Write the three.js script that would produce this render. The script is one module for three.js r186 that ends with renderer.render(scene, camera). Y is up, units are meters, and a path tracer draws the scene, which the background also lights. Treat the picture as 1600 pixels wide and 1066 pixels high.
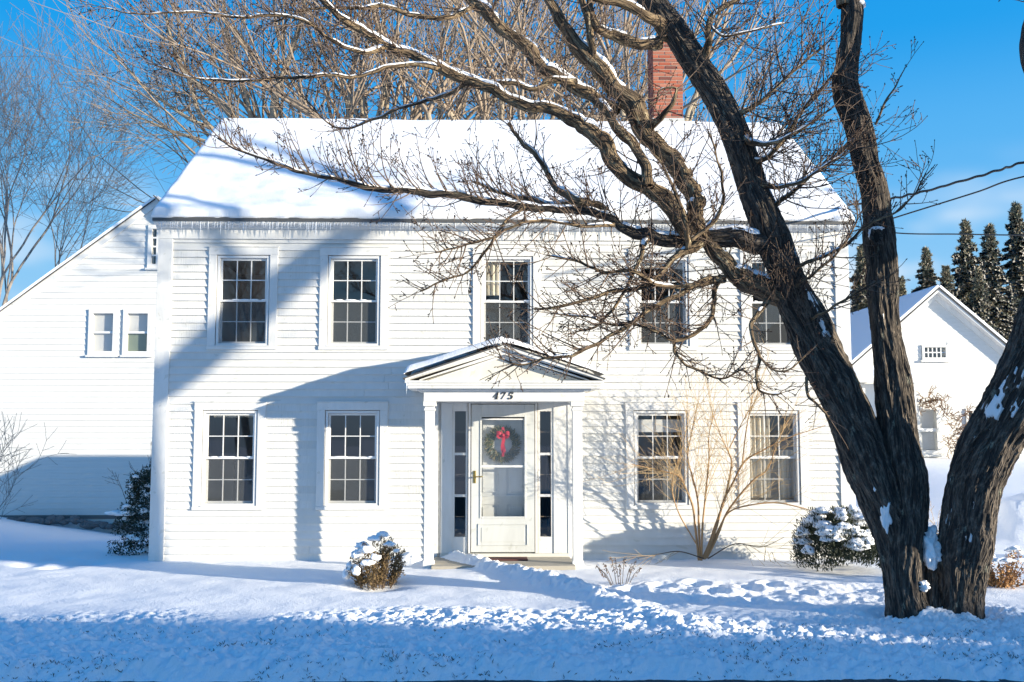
import * as THREE from 'three';
import { mergeGeometries, mergeVertices } from 'three/addons/utils/BufferGeometryUtils.js';
import { ImprovedNoise } from 'three/addons/math/ImprovedNoise.js';
import { RoundedBoxGeometry } from 'three/addons/geometries/RoundedBoxGeometry.js';
import { TextGeometry } from 'three/addons/geometries/TextGeometry.js';
import { FontLoader } from 'three/addons/loaders/FontLoader.js';

// ------------------------------------------------------------------ camera, sky, sun, exposure
const scene = new THREE.Scene();
const V = (x, y, z) => new THREE.Vector3(x, y, z);
const FOC = 1600, YAW = THREE.MathUtils.degToRad(1.5), PITCH = Math.atan(142 / 1600);
const EYE = V(0, 1.84, 15);
const camera = new THREE.PerspectiveCamera(2 * Math.atan(533 / FOC) * 180 / Math.PI, 1024 / 682, 0.1, 900);
camera.position.copy(EYE);
camera.rotation.order = 'YXZ';
camera.rotation.set(PITCH, -YAW, 0);
camera.updateMatrixWorld();
scene.add(camera);

const noise3 = (() => { const n = new ImprovedNoise(); return (x, y, z) => n.noise(x + 91.7, y + 37.3, z + 11.9); })();
const fbm = (x, y, z, o = 4) => { let s = 0, a = 0.5, f = 1; for (let i = 0; i < o; i++) { s += a * noise3(x * f, y * f, z * f + i * 7.1); a *= 0.5; f *= 2.03; } return s; };
const clamp = (v, a, b) => Math.min(b, Math.max(a, v));
const sm = (a, b, v) => { const t = clamp((v - a) / (b - a), 0, 1); return t * t * (3 - 2 * t); };
const lerp = (a, b, t) => a + (b - a) * t;
const s2l = c => { c /= 255; return c <= 0.04045 ? c / 12.92 : Math.pow((c + 0.055) / 1.055, 2.4); };

const EXPOSURE = 2.05;
const SUN_DIR = V(2.07, 0.368, 1).normalize();     // toward the low winter sun, front right
const sun = new THREE.DirectionalLight(new THREE.Color().setRGB(1, 0.90, 0.72), 5);
sun.target.position.set(0, 2, 0);
sun.position.copy(SUN_DIR).multiplyScalar(70).add(sun.target.position);
sun.castShadow = true; sun.shadow.radius = 1.2;
sun.shadow.mapSize.set(4096, 4096);
Object.assign(sun.shadow.camera, { left: -40, right: 40, top: 30, bottom: -30, near: 1, far: 160 });
scene.add(sun, sun.target);

{ // clear winter sky: deep blue above, pale toward the horizon, thin low cloud
  const w = 1024, h = 512, d = new Float32Array(w * h * 4);
  const stops = [[-90, 150, 175, 205], [-1, 178, 208, 240], [3, 178, 215, 246], [8, 142, 203, 247], [15, 88, 180, 244], [21, 30, 160, 238], [27, 18, 146, 230], [45, 20, 128, 212], [90, 22, 112, 192]]
    .map(s => [s[0], s2l(s[1]), s2l(s[2]), s2l(s[3])]);
  const skyX = a => Math.cos(a - Math.PI), skyZ = a => Math.sin(a - Math.PI); // column angle -> compass direction
  for (let j = 0; j < h; j++) {
    const el = (j + 0.5) / h * 180 - 90;
    let i = 0; while (i < stops.length - 2 && el > stops[i + 1][0]) i++;
    const t = sm(0, 1, clamp((el - stops[i][0]) / (stops[i + 1][0] - stops[i][0]), 0, 1)) * 0.5 + 0.5 * clamp((el - stops[i][0]) / (stops[i + 1][0] - stops[i][0]), 0, 1);
    for (let k = 0; k < w; k++) {
      const az = (k + 0.5) / w * Math.PI * 2, cx = Math.cos(az), cz = Math.sin(az);
      const band = sm(2, 7, el) * (1 - sm(9.5, 15, el));
      const n = fbm(cx * 9 + 3, el * 0.55, cz * 9, 5) * 3.2 + 0.32 + 0.5 * noise3(cx * 2.3 + 1.3, 4.2, cz * 2.3);
      const c = clamp(n, 0, 1) * band * 0.8;
      const ce = Math.cos(el * Math.PI / 180), gamma = Math.acos(clamp(ce * skyX(az) * SUN_DIR.x + Math.sin(el * Math.PI / 180) * SUN_DIR.y + ce * skyZ(az) * SUN_DIR.z, -1, 1)), glow = 1.0 * Math.exp(-gamma / 0.3);
      const cl = [0.72, 0.86, 1.0];
      for (let q = 0; q < 3; q++) d[(j * w + k) * 4 + q] = (lerp(lerp(stops[i][q + 1], stops[i + 1][q + 1], t), cl[q], c) + glow * [1, 0.98, 0.92][q]) / EXPOSURE;
      d[(j * w + k) * 4 + 3] = 1;
    }
  }
  const sky = new THREE.DataTexture(d, w, h, THREE.RGBAFormat, THREE.FloatType);
  sky.mapping = THREE.EquirectangularReflectionMapping;
  sky.magFilter = sky.minFilter = THREE.LinearFilter;
  sky.wrapS = THREE.RepeatWrapping; sky.needsUpdate = true;
  scene.background = sky; scene.environment = sky;
}
const renderer = new THREE.WebGLRenderer({ antialias: true });
renderer.setSize(1024, 682);
renderer.toneMapping = THREE.LinearToneMapping;
renderer.toneMappingExposure = EXPOSURE;
renderer.shadowMap.enabled = true;

// ------------------------------------------------------------------ helpers
const rng = seed => () => { seed |= 0; seed = seed + 0x6D2B79F5 | 0; let t = Math.imul(seed ^ seed >>> 15, 1 | seed); t = t + Math.imul(t ^ t >>> 7, 61 | t) ^ t; return ((t ^ t >>> 14) >>> 0) / 4294967296; };
// a surveyed bearing (photo column, row) read at a known distance z -> world point
const viewDir = (px, py) => V((px - 800) / FOC, (533 - py) / FOC, -1).applyEuler(camera.rotation);
const at = (px, py, z) => { const d = viewDir(px, py); return d.multiplyScalar((z - EYE.z) / d.z).add(EYE); };
const onY = (px, py, y) => { const d = viewDir(px, py); return d.multiplyScalar((y - EYE.y) / d.y).add(EYE); };

const used = {};
const numbered = n => { if (used[n] === undefined) { used[n] = 0; return n; } used[n]++; return n + '_' + String(used[n]).padStart(3, '0'); };
function shade(o) { o.castShadow = true; o.receiveShadow = true; return o; }
function mesh(name, geo, mat, parent) { const m = shade(new THREE.Mesh(geo, mat)); m.name = parent ? name : numbered(name); (parent || scene).add(m); return m; }
function tag(o, label, category, group, kind) { o.userData.label = label; if (category) o.userData.category = category; if (group) o.userData.group = group; if (kind) o.userData.kind = kind; return o; }
function thing(name, label, category, p = [0, 0, 0], turn = 0, group) { const g = new THREE.Group(); g.name = numbered(name); g.position.set(...p); g.rotation.y = turn; scene.add(g); return tag(g, label, category, group); }
function structure(name, geo, mat, label) { const m = mesh(name, geo, mat); m.userData.kind = 'structure'; if (label) m.userData.label = label; return m; }

const box = (x0, x1, y0, y1, z0, z1) => { const g = new THREE.BoxGeometry(Math.abs(x1 - x0), Math.abs(y1 - y0), Math.abs(z1 - z0)); g.translate((x0 + x1) / 2, (y0 + y1) / 2, (z0 + z1) / 2); return metreUV(g); };
const rbox = (x0, x1, y0, y1, z0, z1, r = 0.004) => { const g = new RoundedBoxGeometry(x1 - x0, y1 - y0, z1 - z0, 1, Math.min(r, (x1 - x0) / 2.1, (y1 - y0) / 2.1, (z1 - z0) / 2.1)); g.translate((x0 + x1) / 2, (y0 + y1) / 2, (z0 + z1) / 2); return metreUV(g); };
function metreUV(g) { // box projection in metres
  const p = g.attributes.position, n = g.attributes.normal, uv = new Float32Array(p.count * 2);
  for (let i = 0; i < p.count; i++) {
    const ax = Math.abs(n.getX(i)), ay = Math.abs(n.getY(i)), az = Math.abs(n.getZ(i));
    if (az >= ax && az >= ay) { uv[2 * i] = p.getX(i); uv[2 * i + 1] = p.getY(i); }
    else if (ax >= ay) { uv[2 * i] = p.getZ(i); uv[2 * i + 1] = p.getY(i); }
    else { uv[2 * i] = p.getX(i); uv[2 * i + 1] = p.getZ(i); }
  }
  g.setAttribute('uv', new THREE.BufferAttribute(uv, 2)); return g;
}
const merge = list => list.length === 1 ? list[0] : mergeGeometries(list.map(g => { const q = g.index ? g.toNonIndexed() : g; for (const k of Object.keys(q.attributes)) if (!['position', 'normal', 'uv'].includes(k)) q.deleteAttribute(k); return q; }));
function prism(shapePts, depth, bevel = 0) { // polygon in xy extruded along +z
  const s = new THREE.Shape(shapePts.map(p => new THREE.Vector2(p[0], p[1])));
  const g = new THREE.ExtrudeGeometry(s, { depth, bevelEnabled: bevel > 0, bevelSize: bevel, bevelThickness: bevel, bevelSegments: 1 });
  return metreUV(g);
}
// profile (z, y) swept along x
function sweepX(profile, x0, x1) {
  const g = prism(profile.map(([z, y]) => [-z, y]), x1 - x0);
  g.rotateY(Math.PI / 2); g.translate(x0, 0, 0); return metreUV(g);
}
class Mesher {
  constructor() { this.p = []; this.n = []; this.t = []; this.i = []; this.c = null; }
  get count() { return this.p.length / 3; }
  v(p, n, u, v) { this.p.push(p.x, p.y, p.z); this.n.push(n.x, n.y, n.z); this.t.push(u, v); return this.count - 1; }
  geo(recalc) {
    const g = new THREE.BufferGeometry();
    g.setAttribute('position', new THREE.Float32BufferAttribute(this.p, 3));
    g.setAttribute('normal', new THREE.Float32BufferAttribute(this.n, 3));
    g.setAttribute('uv', new THREE.Float32BufferAttribute(this.t, 2));
    g.setIndex(this.i); if (recalc) g.computeVertexNormals(); return g;
  }
  tube(pts, rad, sides, disp, capEnd = true) {
    const m = pts.length; if (m < 2) return;
    let N = null, len = 0; const base = this.count, t = V(), B = V();
    for (let k = 0; k < m; k++) {
      t.subVectors(pts[Math.min(m - 1, k + 1)], pts[Math.max(0, k - 1)]).normalize();
      if (!N) { N = V(0, 0, -1).addScaledVector(t, t.z); if (N.lengthSq() < 0.05) N = V(1, 0, 0).addScaledVector(t, -t.x); N.normalize(); }
      else { N.addScaledVector(t, -N.dot(t)).normalize(); len += pts[k].distanceTo(pts[k - 1]); }
      B.crossVectors(t, N);
      for (let s = 0; s <= sides; s++) {
        const a = s / sides * Math.PI * 2, c = Math.cos(a), q = Math.sin(a);
        const d = V().addScaledVector(N, c).addScaledVector(B, q);
        let r = rad[k]; if (disp) r += disp(c, q, len, rad[k], k / (m - 1));
        this.v(V().copy(pts[k]).addScaledVector(d, r), d, s / sides * Math.max(0.03, rad[0] * 6.283), len);
      }
    }
    const w = sides + 1;
    for (let k = 0; k < m - 1; k++) for (let s = 0; s < sides; s++) { const a = base + k * w + s; this.i.push(a, a + 1, a + w, a + 1, a + w + 1, a + w); }
    if (capEnd) { const e = base + (m - 1) * w, c = this.v(V().copy(pts[m - 1]).addScaledVector(t, rad[m - 1] * 0.6), t, 0, len); for (let s = 0; s < sides; s++) this.i.push(e + s, e + s + 1, c); }
  }
  blob(c, rx, ry, rz, axis, seg = 5) { // small ellipsoid; long axis along `axis`
    const q = new THREE.Quaternion().setFromUnitVectors(V(0, 1, 0), axis), base = this.count;
    const rings = [[-1, 0], [-0.4, 0.92], [0.35, 0.8], [1, 0]];
    for (const [h, r] of rings) for (let s = 0; s < seg; s++) { const a = s / seg * 6.283; const d = V(Math.cos(a) * r * rx, h * ry, Math.sin(a) * r * rz).applyQuaternion(q); this.v(V().copy(c).add(d), d.clone().normalize(), 0, 0); }
    for (let k = 0; k < 3; k++) for (let s = 0; s < seg; s++) { const a = base + k * seg + s, b = base + k * seg + (s + 1) % seg; this.i.push(a, b, a + seg, b, b + seg, a + seg); }
  }
  tri(a, b, c) { const n = V().subVectors(b, a).cross(V().subVectors(c, a)).normalize(); const i = this.v(a, n, 0, 0); this.v(b, n, 1, 0); this.v(c, n, 0.5, 1); this.i.push(i, i + 1, i + 2); }
}
function fixSeam(g, sides, rows, base = 0) { const n = g.attributes.normal, w = sides + 1; for (let k = 0; k < rows; k++) { const a = base + k * w, b = a + sides; const v = V(n.getX(a) + n.getX(b), n.getY(a) + n.getY(b), n.getZ(a) + n.getZ(b)).normalize(); n.setXYZ(a, v.x, v.y, v.z); n.setXYZ(b, v.x, v.y, v.z); } }

// ------------------------------------------------------------------ textures and materials
function tex(w, h, fn, srgb, rep = [1, 1]) {
  const d = new Uint8Array(w * h * 4);
  for (let j = 0; j < h; j++) for (let i = 0; i < w; i++) { const c = fn(i / w, j / h, i, j); const o = (j * w + i) * 4; d[o] = clamp(c[0], 0, 255); d[o + 1] = clamp(c[1], 0, 255); d[o + 2] = clamp(c[2], 0, 255); d[o + 3] = 255; }
  const t = new THREE.DataTexture(d, w, h); t.wrapS = t.wrapT = THREE.RepeatWrapping; t.magFilter = THREE.LinearFilter; t.minFilter = THREE.LinearMipmapLinearFilter; t.generateMipmaps = true;
  if (srgb) t.colorSpace = THREE.SRGBColorSpace; t.repeat.set(...rep); t.needsUpdate = true; return t;
}
// tiling noise through a torus
const tn = (u, v, fu, fv, o = 4, s = 0) => { const a = u * 6.2832, b = v * 6.2832, R = fu / 6.2832, S = fv / 6.2832; return fbm(Math.cos(a) * R + s, Math.sin(a) * R + Math.cos(b) * S * 1.0, Math.sin(b) * S + s * 1.7, o); };
const RGB = (r, g, b) => new THREE.Color().setRGB(r, g, b);
const std = (c, rough, o = {}) => new THREE.MeshStandardMaterial({ color: Array.isArray(c) ? RGB(...c) : c, roughness: rough, ...o });

const paintMap = tex(512, 512, (u, v) => { const n = tn(u, v, 6, 2.2, 5, 3) * 16 + tn(u, v, 40, 9, 3, 8) * 9; const s = tn(u, v, 22, 22, 3, 5); const k = s > 0.33 ? -14 : 0; return [236 + n + k, 235 + n + k, 231 + n * 1.1 + k * 1.2]; }, true, [0.45, 0.45]);
const paintBump = tex(256, 256, (u, v) => { const n = 128 + tn(u, v, 30, 6, 4, 1) * 150; return [n, n, n]; }, false, [0.8, 0.8]);
const M = {};
M.clap = std([0.82, 0.82, 0.815], 0.55, { map: paintMap, bumpMap: paintBump, bumpScale: 0.0025 });
M.clapB = std([0.75, 0.75, 0.74], 0.6, { map: paintMap, bumpMap: paintBump, bumpScale: 0.003 });
M.trim = std([0.84, 0.84, 0.84], 0.5, { map: paintMap, bumpMap: paintBump, bumpScale: 0.0015 });
M.sash = std([0.70, 0.70, 0.685], 0.4);
M.agedTrim = std([0.78, 0.77, 0.72], 0.6, { map: paintMap });
M.doorPaint = std([0.69, 0.71, 0.715], 0.4, { map: paintMap });
M.bronze = std([0.20, 0.15, 0.10], 0.5);
M.brass = std([0.55, 0.38, 0.12], 0.3, { metalness: 1 });
M.black = std([0.015, 0.015, 0.017], 0.5);
M.drip = std([0.09, 0.09, 0.088], 0.6);
M.shingle = std([0.06, 0.06, 0.062], 0.9);
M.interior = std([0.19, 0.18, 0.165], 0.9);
M.glass = new THREE.MeshPhysicalMaterial({ color: 0xffffff, roughness: 0.02, transmission: 1, thickness: 0, ior: 1.85 });
M.screen = std([0.13, 0.14, 0.145], 0.9, { transparent: true, opacity: 0.30 });
M.curtain = new THREE.MeshPhysicalMaterial({ color: RGB(0.72, 0.66, 0.52), roughness: 0.95, transmission: 0.25, thickness: 0 });
M.blind = std([0.55, 0.55, 0.53], 0.8);
M.ice = new THREE.MeshPhysicalMaterial({ color: RGB(0.93, 0.96, 1), roughness: 0.22, transmission: 0.65, thickness: 0, ior: 1.31 });
const snowBump = tex(512, 512, (u, v) => { const n = 128 + tn(u, v, 14, 14, 4, 2) * 90 + tn(u, v, 70, 70, 3, 6) * 110; return [n, n, n]; }, false, [1.4, 1.4]);
M.snow = std([0.90, 0.905, 0.915], 0.85, { bumpMap: snowBump, bumpScale: 0.012 });
M.snowSoft = std([0.90, 0.905, 0.915], 0.85, { bumpMap: snowBump, bumpScale: 0.005 });
M.concrete = std([0.40, 0.36, 0.29], 0.9, { bumpMap: snowBump, bumpScale: 0.004 });
M.stone = std([0.16, 0.15, 0.145], 0.9);
// ------------------------------------------------------------------ ground, road
const ridgeLine = [[640, 872, 0.10], [662, 862, 0.22], [690, 862, 0.24], [715, 874, 0.13], [760, 884, 0.12], [810, 894, 0.13], [865, 906, 0.13], [930, 925, 0.10], [1000, 945, 0.08], [1065, 963, 0.04]]
  .map(([x, y, h]) => { const p = onY(x, y, 0.04); return [p.x, p.z, h]; });
function ridge(x, z) { // shovelled snow thrown up along the path
  let best = 9, hh = 0, side = 0;
  for (let i = 0; i < ridgeLine.length - 1; i++) {
    const [ax, az, ah] = ridgeLine[i], [bx, bz, bh] = ridgeLine[i + 1];
    const dx = bx - ax, dz = bz - az, t = clamp(((x - ax) * dx + (z - az) * dz) / (dx * dx + dz * dz), 0, 1);
    const ex = x - ax - dx * t, ez = z - az - dz * t, d = Math.hypot(ex, ez);
    if (d < best) { best = d; hh = lerp(ah, bh, t); side = ex * dz - ez * dx; }
  }
  return [best, hh, side];
}
const ROAD_Z = 6.92;
const roadEdge = x => ROAD_Z + 0.022 * x + 0.07 * noise3(x * 0.7, 3.1, 0) + 0.05 * noise3(x * 3.1, 1.1, 5);
const footprints = [[1.2, 2.55], [1.75, 2.75], [2.15, 2.5], [2.7, 2.85], [3.15, 2.65], [3.7, 3.0], [1.5, 3.2], [2.35, 3.3], [3.0, 3.5], [2.6, 2.3], [3.5, 2.4]];
function terrain(x, z) {
  let h = 0;
  const L = sm(-1.5, -8, x), R = sm(5.6, 12, x), b = clamp(-z - 1, 0, 24);
  h -= L * b / 17 * (0.85 + 0.15 * clamp(x + 15, -5, 4));
  h += R * 0.072 * clamp(-z, 0, 22);
  h += 0.05 * fbm(x * 0.45, 2.2, z * 0.45, 3) * sm(0, 1.2, Math.abs(z)) - 0.03 * sm(2.5, 5, z);
  return h;
}
const chunk = (x, z, f) => { const n = noise3(x * f, 0.7, z * f); return 1 - Math.abs(n) * 2; };
function groundH(x, z, fine = true) {
  let h = terrain(x, z);
  if (fine && x > -9 && x < 11 && z > -4 && z < 9) {
    h += 0.02 * fbm(x * 1.7, 4.4, z * 1.7, 3);
    const [d, rh, side] = ridge(x, z);
    if (d < 0.75) {
      const w = 0.17 + 0.1 * rh;
      h += rh * Math.exp(-d * d / (w * w) * 0.9) * (0.72 + 0.75 * fbm(x * 6, 1, z * 6, 4));
      h += 0.045 * Math.exp(-d * d / 0.09) * chunk(x, z, 8.5) * clamp(rh * 8, 0, 1);
    }
    // trodden snow between the path and the maple
    const tr = sm(0.9, 2.0, x) * (1 - sm(4.4, 5.2, x)) * sm(1.9, 2.5, z) * (1 - sm(3.6, 4.4, z));
    h += tr * (0.06 * fbm(x * 2.6, 4, z * 3.2, 4) + 0.035 * fbm(x * 9, 9, z * 9, 3) - 0.02);
    for (const [fx, fz, q] of footprints) { const ex = x - fx, ez = z - fz; if (ex * ex + ez * ez < 0.3) h += -0.07 * Math.exp(-(ex * ex / 0.012 + ez * ez / 0.03)) + 0.02 * Math.exp(-((Math.hypot(ex / 0.8, ez) - 0.24) ** 2) / 0.004); }
    // footprints at the left corner
    for (const [fx, fz] of [[-5.9, 0.55], [-6.4, 0.3], [-5.6, 0.1], [-6.9, 0.75], [-6.2, -0.35]]) h -= 0.07 * Math.exp(-((x - fx) ** 2 / 0.035 + (z - fz) ** 2 / 0.05));
    // hollow round the little bush and drift at the foot of the tree
    h -= 0.09 * Math.exp(-((x + 1.29) ** 2 / 0.14 + (z - 2.5) ** 2 / 0.09));
    h += 0.07 * Math.exp(-((x - 4.55) ** 2 / 0.8 + (z - 4.5) ** 2 / 0.5)) - 0.07 * Math.exp(-((Math.hypot((x - 4.58) * 0.75, z - 4.5) - 0.40) ** 2) / 0.012);
    // crusty ploughed verge
    const m = sm(3.75, 4.75, z + 0.55 * noise3(x * 0.55, 8, 0) + 0.25 * noise3(x * 1.9, 5, z));
    if (m > 0) h += m * 1.5 * (0.050 * fbm(x * 2.3, 7, z * 3.0, 3) + 0.046 * (chunk(x + 0.1 * noise3(x * 5, 2, z * 5), z, 5.5) - 0.4) * (0.5 + noise3(x * 1.3, 0, z * 1.3)) + 0.042 * fbm(x * 10, 3, z * 10, 3) + 0.036 * fbm(x * 24, 5, z * 24, 2));
    h += 0.04 * sm(5.6, 6.4, z);
  }
  // heap pushed up by the neighbour's drive
  h += 0.75 * Math.exp(-((x - 9.3) ** 2 / 1.4 + (z + 2.2) ** 2 / 1.2)) * (1 + 0.5 * fbm(x * 1.8, 1, z * 1.8, 3));
  h += 0.3 * Math.exp(-((x - 11.5) ** 2 / 3 + (z + 4.5) ** 2 / 1.5));
  const e = roadEdge(x);
  if (z > e - 0.34) h = lerp(h, -0.17, sm(e - 0.34, e + 0.05, z) * (1 - sm(15.9, 16.4, z)));
  return h;
}
{
  const grow = (from, to, step, k) => { const o = []; let p = from; const dir = Math.sign(to - from); while ((to - p) * dir > 0) { p += dir * step; step *= k; o.push(p); } return o; };
  const xs = [...grow(-7.2, -420, 0.06, 1.14).reverse()]; for (let x = -7.2; x <= 8.2; x += 0.021) xs.push(x); xs.push(...grow(8.2, 420, 0.06, 1.14));
  const zs = [...grow(-0.3, -420, 0.05, 1.12).reverse()]; for (let z = -0.3; z < 3.7; z += 0.034) zs.push(z); for (let z = 3.7; z < 6.95; z += 0.019) zs.push(z); zs.push(...grow(6.95, 120, 0.08, 1.2));
  const nx = xs.length, nz = zs.length, p = new Float32Array(nx * nz * 3), uv = new Float32Array(nx * nz * 2), idx = [];
  for (let j = 0; j < nz; j++) for (let i = 0; i < nx; i++) { const o = j * nx + i, x = xs[i], z = zs[j]; p[o * 3] = x; p[o * 3 + 1] = groundH(x, z); p[o * 3 + 2] = z; uv[o * 2] = x; uv[o * 2 + 1] = z; }
  for (let j = 0; j < nz - 1; j++) for (let i = 0; i < nx - 1; i++) { const a = j * nx + i; idx.push(a, a + nx, a + 1, a + 1, a + nx, a + nx + 1); }
  const g = new THREE.BufferGeometry();
  g.setAttribute('position', new THREE.BufferAttribute(p, 3)); g.setAttribute('uv', new THREE.BufferAttribute(uv, 2)); g.setIndex(idx); g.computeVertexNormals();
  structure('snow_ground', g, M.snow, 'snow covered front lawn and verge');
  const asph = tex(512, 512, (u, v) => { const n = tn(u, v, 60, 60, 3, 4) * 60 + tn(u, v, 6, 6, 4, 9) * 26; const c = 54 + n; return [c, c + 1, c + 4]; }, true, [0.5, 0.5]);
  const rg = new THREE.PlaneGeometry(300, 9.9, 200, 12); rg.rotateX(-Math.PI / 2); rg.translate(0, -0.1, ROAD_Z - 0.2 + 4.95);
  { const q = rg.attributes.position, t = rg.attributes.uv; for (let i = 0; i < q.count; i++) t.setXY(i, q.getX(i), q.getZ(i)); }
  structure('road', rg, std([1, 1, 1], 0.75, { map: asph, bumpMap: asph, bumpScale: 0.01 }), 'bare asphalt road along the snowy verge');
}
// ------------------------------------------------------------------ the white clapboard house
const XL = -4.79, XR = 5.40, EAVE = 4.90, RIDGE_Y = 7.46, RIDGE_Z = -3.4, DEPTH = -6.8, OVER = 0.24;
const PC = 0.26;                                     // centre line of door and portico
const upper = [-3.552, -1.930, 0.316, 2.626, 4.289].map(c => ({ c, w: 1.005, y0: 3.035, y1: 4.545 }));
const lower = [-3.692, -1.926, 2.568, 4.217].map(c => ({ c, w: 1.025, y0: 0.72, y1: 2.27 }));
const house = thing('clapboard_house', 'white two storey clapboard house with snowy roof, brick chimney and gabled entry porch', 'house', [XL, 0, DEPTH]);
house.position.set(0, 0, 0);
{
  // shell with real openings
  const s = new THREE.Shape([[XL, -0.4], [XR, -0.4], [XR, EAVE], [XL, EAVE]].map(p => new THREE.Vector2(...p)));
  const hole = (x0, x1, y0, y1) => s.holes.push(new THREE.Path([[x0, y0], [x0, y1], [x1, y1], [x1, y0]].map(p => new THREE.Vector2(...p))));
  for (const w of [...upper, ...lower]) hole(w.c - w.w / 2 + 0.10, w.c + w.w / 2 - 0.10, w.y0 + 0.04, w.y1 - 0.10);
  hole(PC - 0.80, PC + 0.80, 0.10, 2.26);
  const front = new THREE.ExtrudeGeometry(s, { depth: 0.16, bevelEnabled: false }); front.translate(0, 0, -0.16); metreUV(front);
  const gable = x => { const g = prism([[0.0, -0.4], [-DEPTH, -0.4], [-DEPTH, EAVE], [-RIDGE_Z, RIDGE_Y - 0.16], [0, EAVE]], 0.16); g.rotateY(Math.PI / 2); g.translate(x, 0, -0.161); return metreUV(g); };
  const gl = prism([[0.162, -0.4], [-DEPTH, -0.4], [-DEPTH, EAVE], [-RIDGE_Z, RIDGE_Y - 0.18], [0.162, EAVE + 0.05]], 0.16); gl.rotateY(Math.PI / 2); gl.translate(XL, 0, 0); metreUV(gl);
  const gr = gl.clone(); gr.translate(XR - XL - 0.16, 0, 0);
  const wall = mesh('wall', merge([front, gl, gr, box(XL + 0.16, XR - 0.16, -0.4, EAVE, DEPTH, DEPTH + 0.16)]), M.clap, house);
  // rooms behind the glass
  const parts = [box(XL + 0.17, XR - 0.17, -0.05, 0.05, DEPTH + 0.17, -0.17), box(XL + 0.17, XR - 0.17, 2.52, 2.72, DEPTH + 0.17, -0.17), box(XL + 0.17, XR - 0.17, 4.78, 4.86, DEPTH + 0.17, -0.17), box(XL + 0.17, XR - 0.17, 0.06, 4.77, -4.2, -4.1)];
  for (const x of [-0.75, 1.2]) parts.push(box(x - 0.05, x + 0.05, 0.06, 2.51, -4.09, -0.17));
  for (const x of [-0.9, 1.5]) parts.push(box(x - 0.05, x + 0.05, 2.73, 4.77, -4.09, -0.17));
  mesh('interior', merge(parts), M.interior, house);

  // clapboards: one wedge each, running behind the casings only where the casing hides them
  const EXPO = 0.1075;
  const wedge = (() => { // unit length along x, origin at left bottom
    const h = EXPO + 0.004, g = new THREE.BufferGeometry();
    const P = [[0, 0, 0.001], [0, 0, 0.030], [0, h, 0.006], [0, h, 0.001]], v = [], n = [], uv = [], ix = [];
    const quad = (a, b, c, d, nn) => { const k = v.length / 3; for (const q of [a, b, c, d]) { v.push(...q); n.push(...nn); uv.push(q[0], q[1]); } ix.push(k, k + 1, k + 2, k, k + 2, k + 3); };
    const E = P.map(p => [1, p[1], p[2]]);
    const f = V(0, 0.024, h).normalize();
    quad(P[1], E[1], E[2], P[2], [0, f.y, f.z]); quad(P[0], E[0], E[1], P[1], [0, -1, 0]); quad(P[3], P[2], E[2], E[3], [0, 1, 0]);
    quad(P[0], P[1], P[2], P[3], [-1, 0, 0]); quad(E[0], E[3], E[2], E[1], [1, 0, 0]);
    g.setAttribute('position', new THREE.Float32BufferAttribute(v, 3)); g.setAttribute('normal', new THREE.Float32BufferAttribute(n, 3)); g.setAttribute('uv', new THREE.Float32BufferAttribute(uv, 2)); g.setIndex(ix); return g;
  })();
  const R = rng(4);
  const variants = [0, 1, 2, 3, 4].map(k => { const g = wedge.clone(), t = g.attributes.uv; for (let i = 0; i < t.count; i++) t.setXY(i, t.getX(i) * 1.6 + k * 0.41, t.getY(i) + k * 0.23); return g; });
  const blocks = [...upper, ...lower].map(w => [w.c - w.w / 2, w.c + w.w / 2, w.y0, w.y1]);
  blocks.push([PC - 0.91, PC + 0.99, -1, 2.34]);
  for (let r = 0, y = -0.12; y < EAVE - 0.22; r++, y += EXPO) {
    let segs = [[XL + 0.2, XR - 0.2]];
    for (const [a, b, y0, y1] of blocks) if (y >= y0 && y + EXPO <= y1) segs = segs.flatMap(([p, q]) => b <= p || a >= q ? [[p, q]] : [[p, a + 0.002], [b - 0.002, q]].filter(t => t[1] - t[0] > 0.02));
    for (const [p, q] of segs) {
      const cuts = [p]; if (q - p > 6 || (q - p > 2 && R() < 0.4)) cuts.push(lerp(p, q, 0.25 + R() * 0.5)); cuts.push(q);
      for (let i = 0; i < cuts.length - 1; i++) {
        const m = mesh('clapboard', variants[Math.floor(R() * 5)], R() < 0.12 ? M.clapB : M.clap, wall);
        m.position.set(cuts[i] + (i ? 0.003 : 0), y + (R() - 0.5) * 0.004, (R() - 0.5) * 0.0016); m.scale.x = cuts[i + 1] - cuts[i] - (i ? 0.003 : 0); m.rotation.z = (R() - 0.5) * 0.0006;
      }
    }
  }
  for (const x of [XL - 0.012, XR - 0.2]) mesh('corner_board', rbox(x, x + 0.212, -0.3, EAVE - 0.14, 0.002, 0.042), M.trim, house);
  mesh('frieze_board', rbox(XL - 0.014, XR + 0.014, EAVE - 0.235, EAVE - 0.02, 0.002, 0.05), M.trim, house);
  mesh('eave_box', merge([sweepX([[0.051, EAVE - 0.09], [0.09, EAVE - 0.075], [0.11, EAVE - 0.045], [OVER - 0.03, EAVE - 0.045], [OVER - 0.01, EAVE - 0.03], [OVER - 0.01, EAVE + 0.03], [0.051, EAVE + 0.10]], XL - 0.03, XR + 0.03)]), M.trim, house);

  // roof deck, drip edge, snow
  const slope = (RIDGE_Y - EAVE - 0.02) / (OVER - RIDGE_Z), nrm = V(0, 1, slope).normalize();
  const deck = sweepX([[OVER, EAVE + 0.005], [OVER, EAVE + 0.045], [RIDGE_Z, RIDGE_Y], [2 * RIDGE_Z - OVER, EAVE + 0.045], [2 * RIDGE_Z - OVER, EAVE + 0.005], [RIDGE_Z, RIDGE_Y - 0.07]], XL - 0.035, XR + 0.035);
  const roof = mesh('roof', deck, M.shingle, house);
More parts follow.
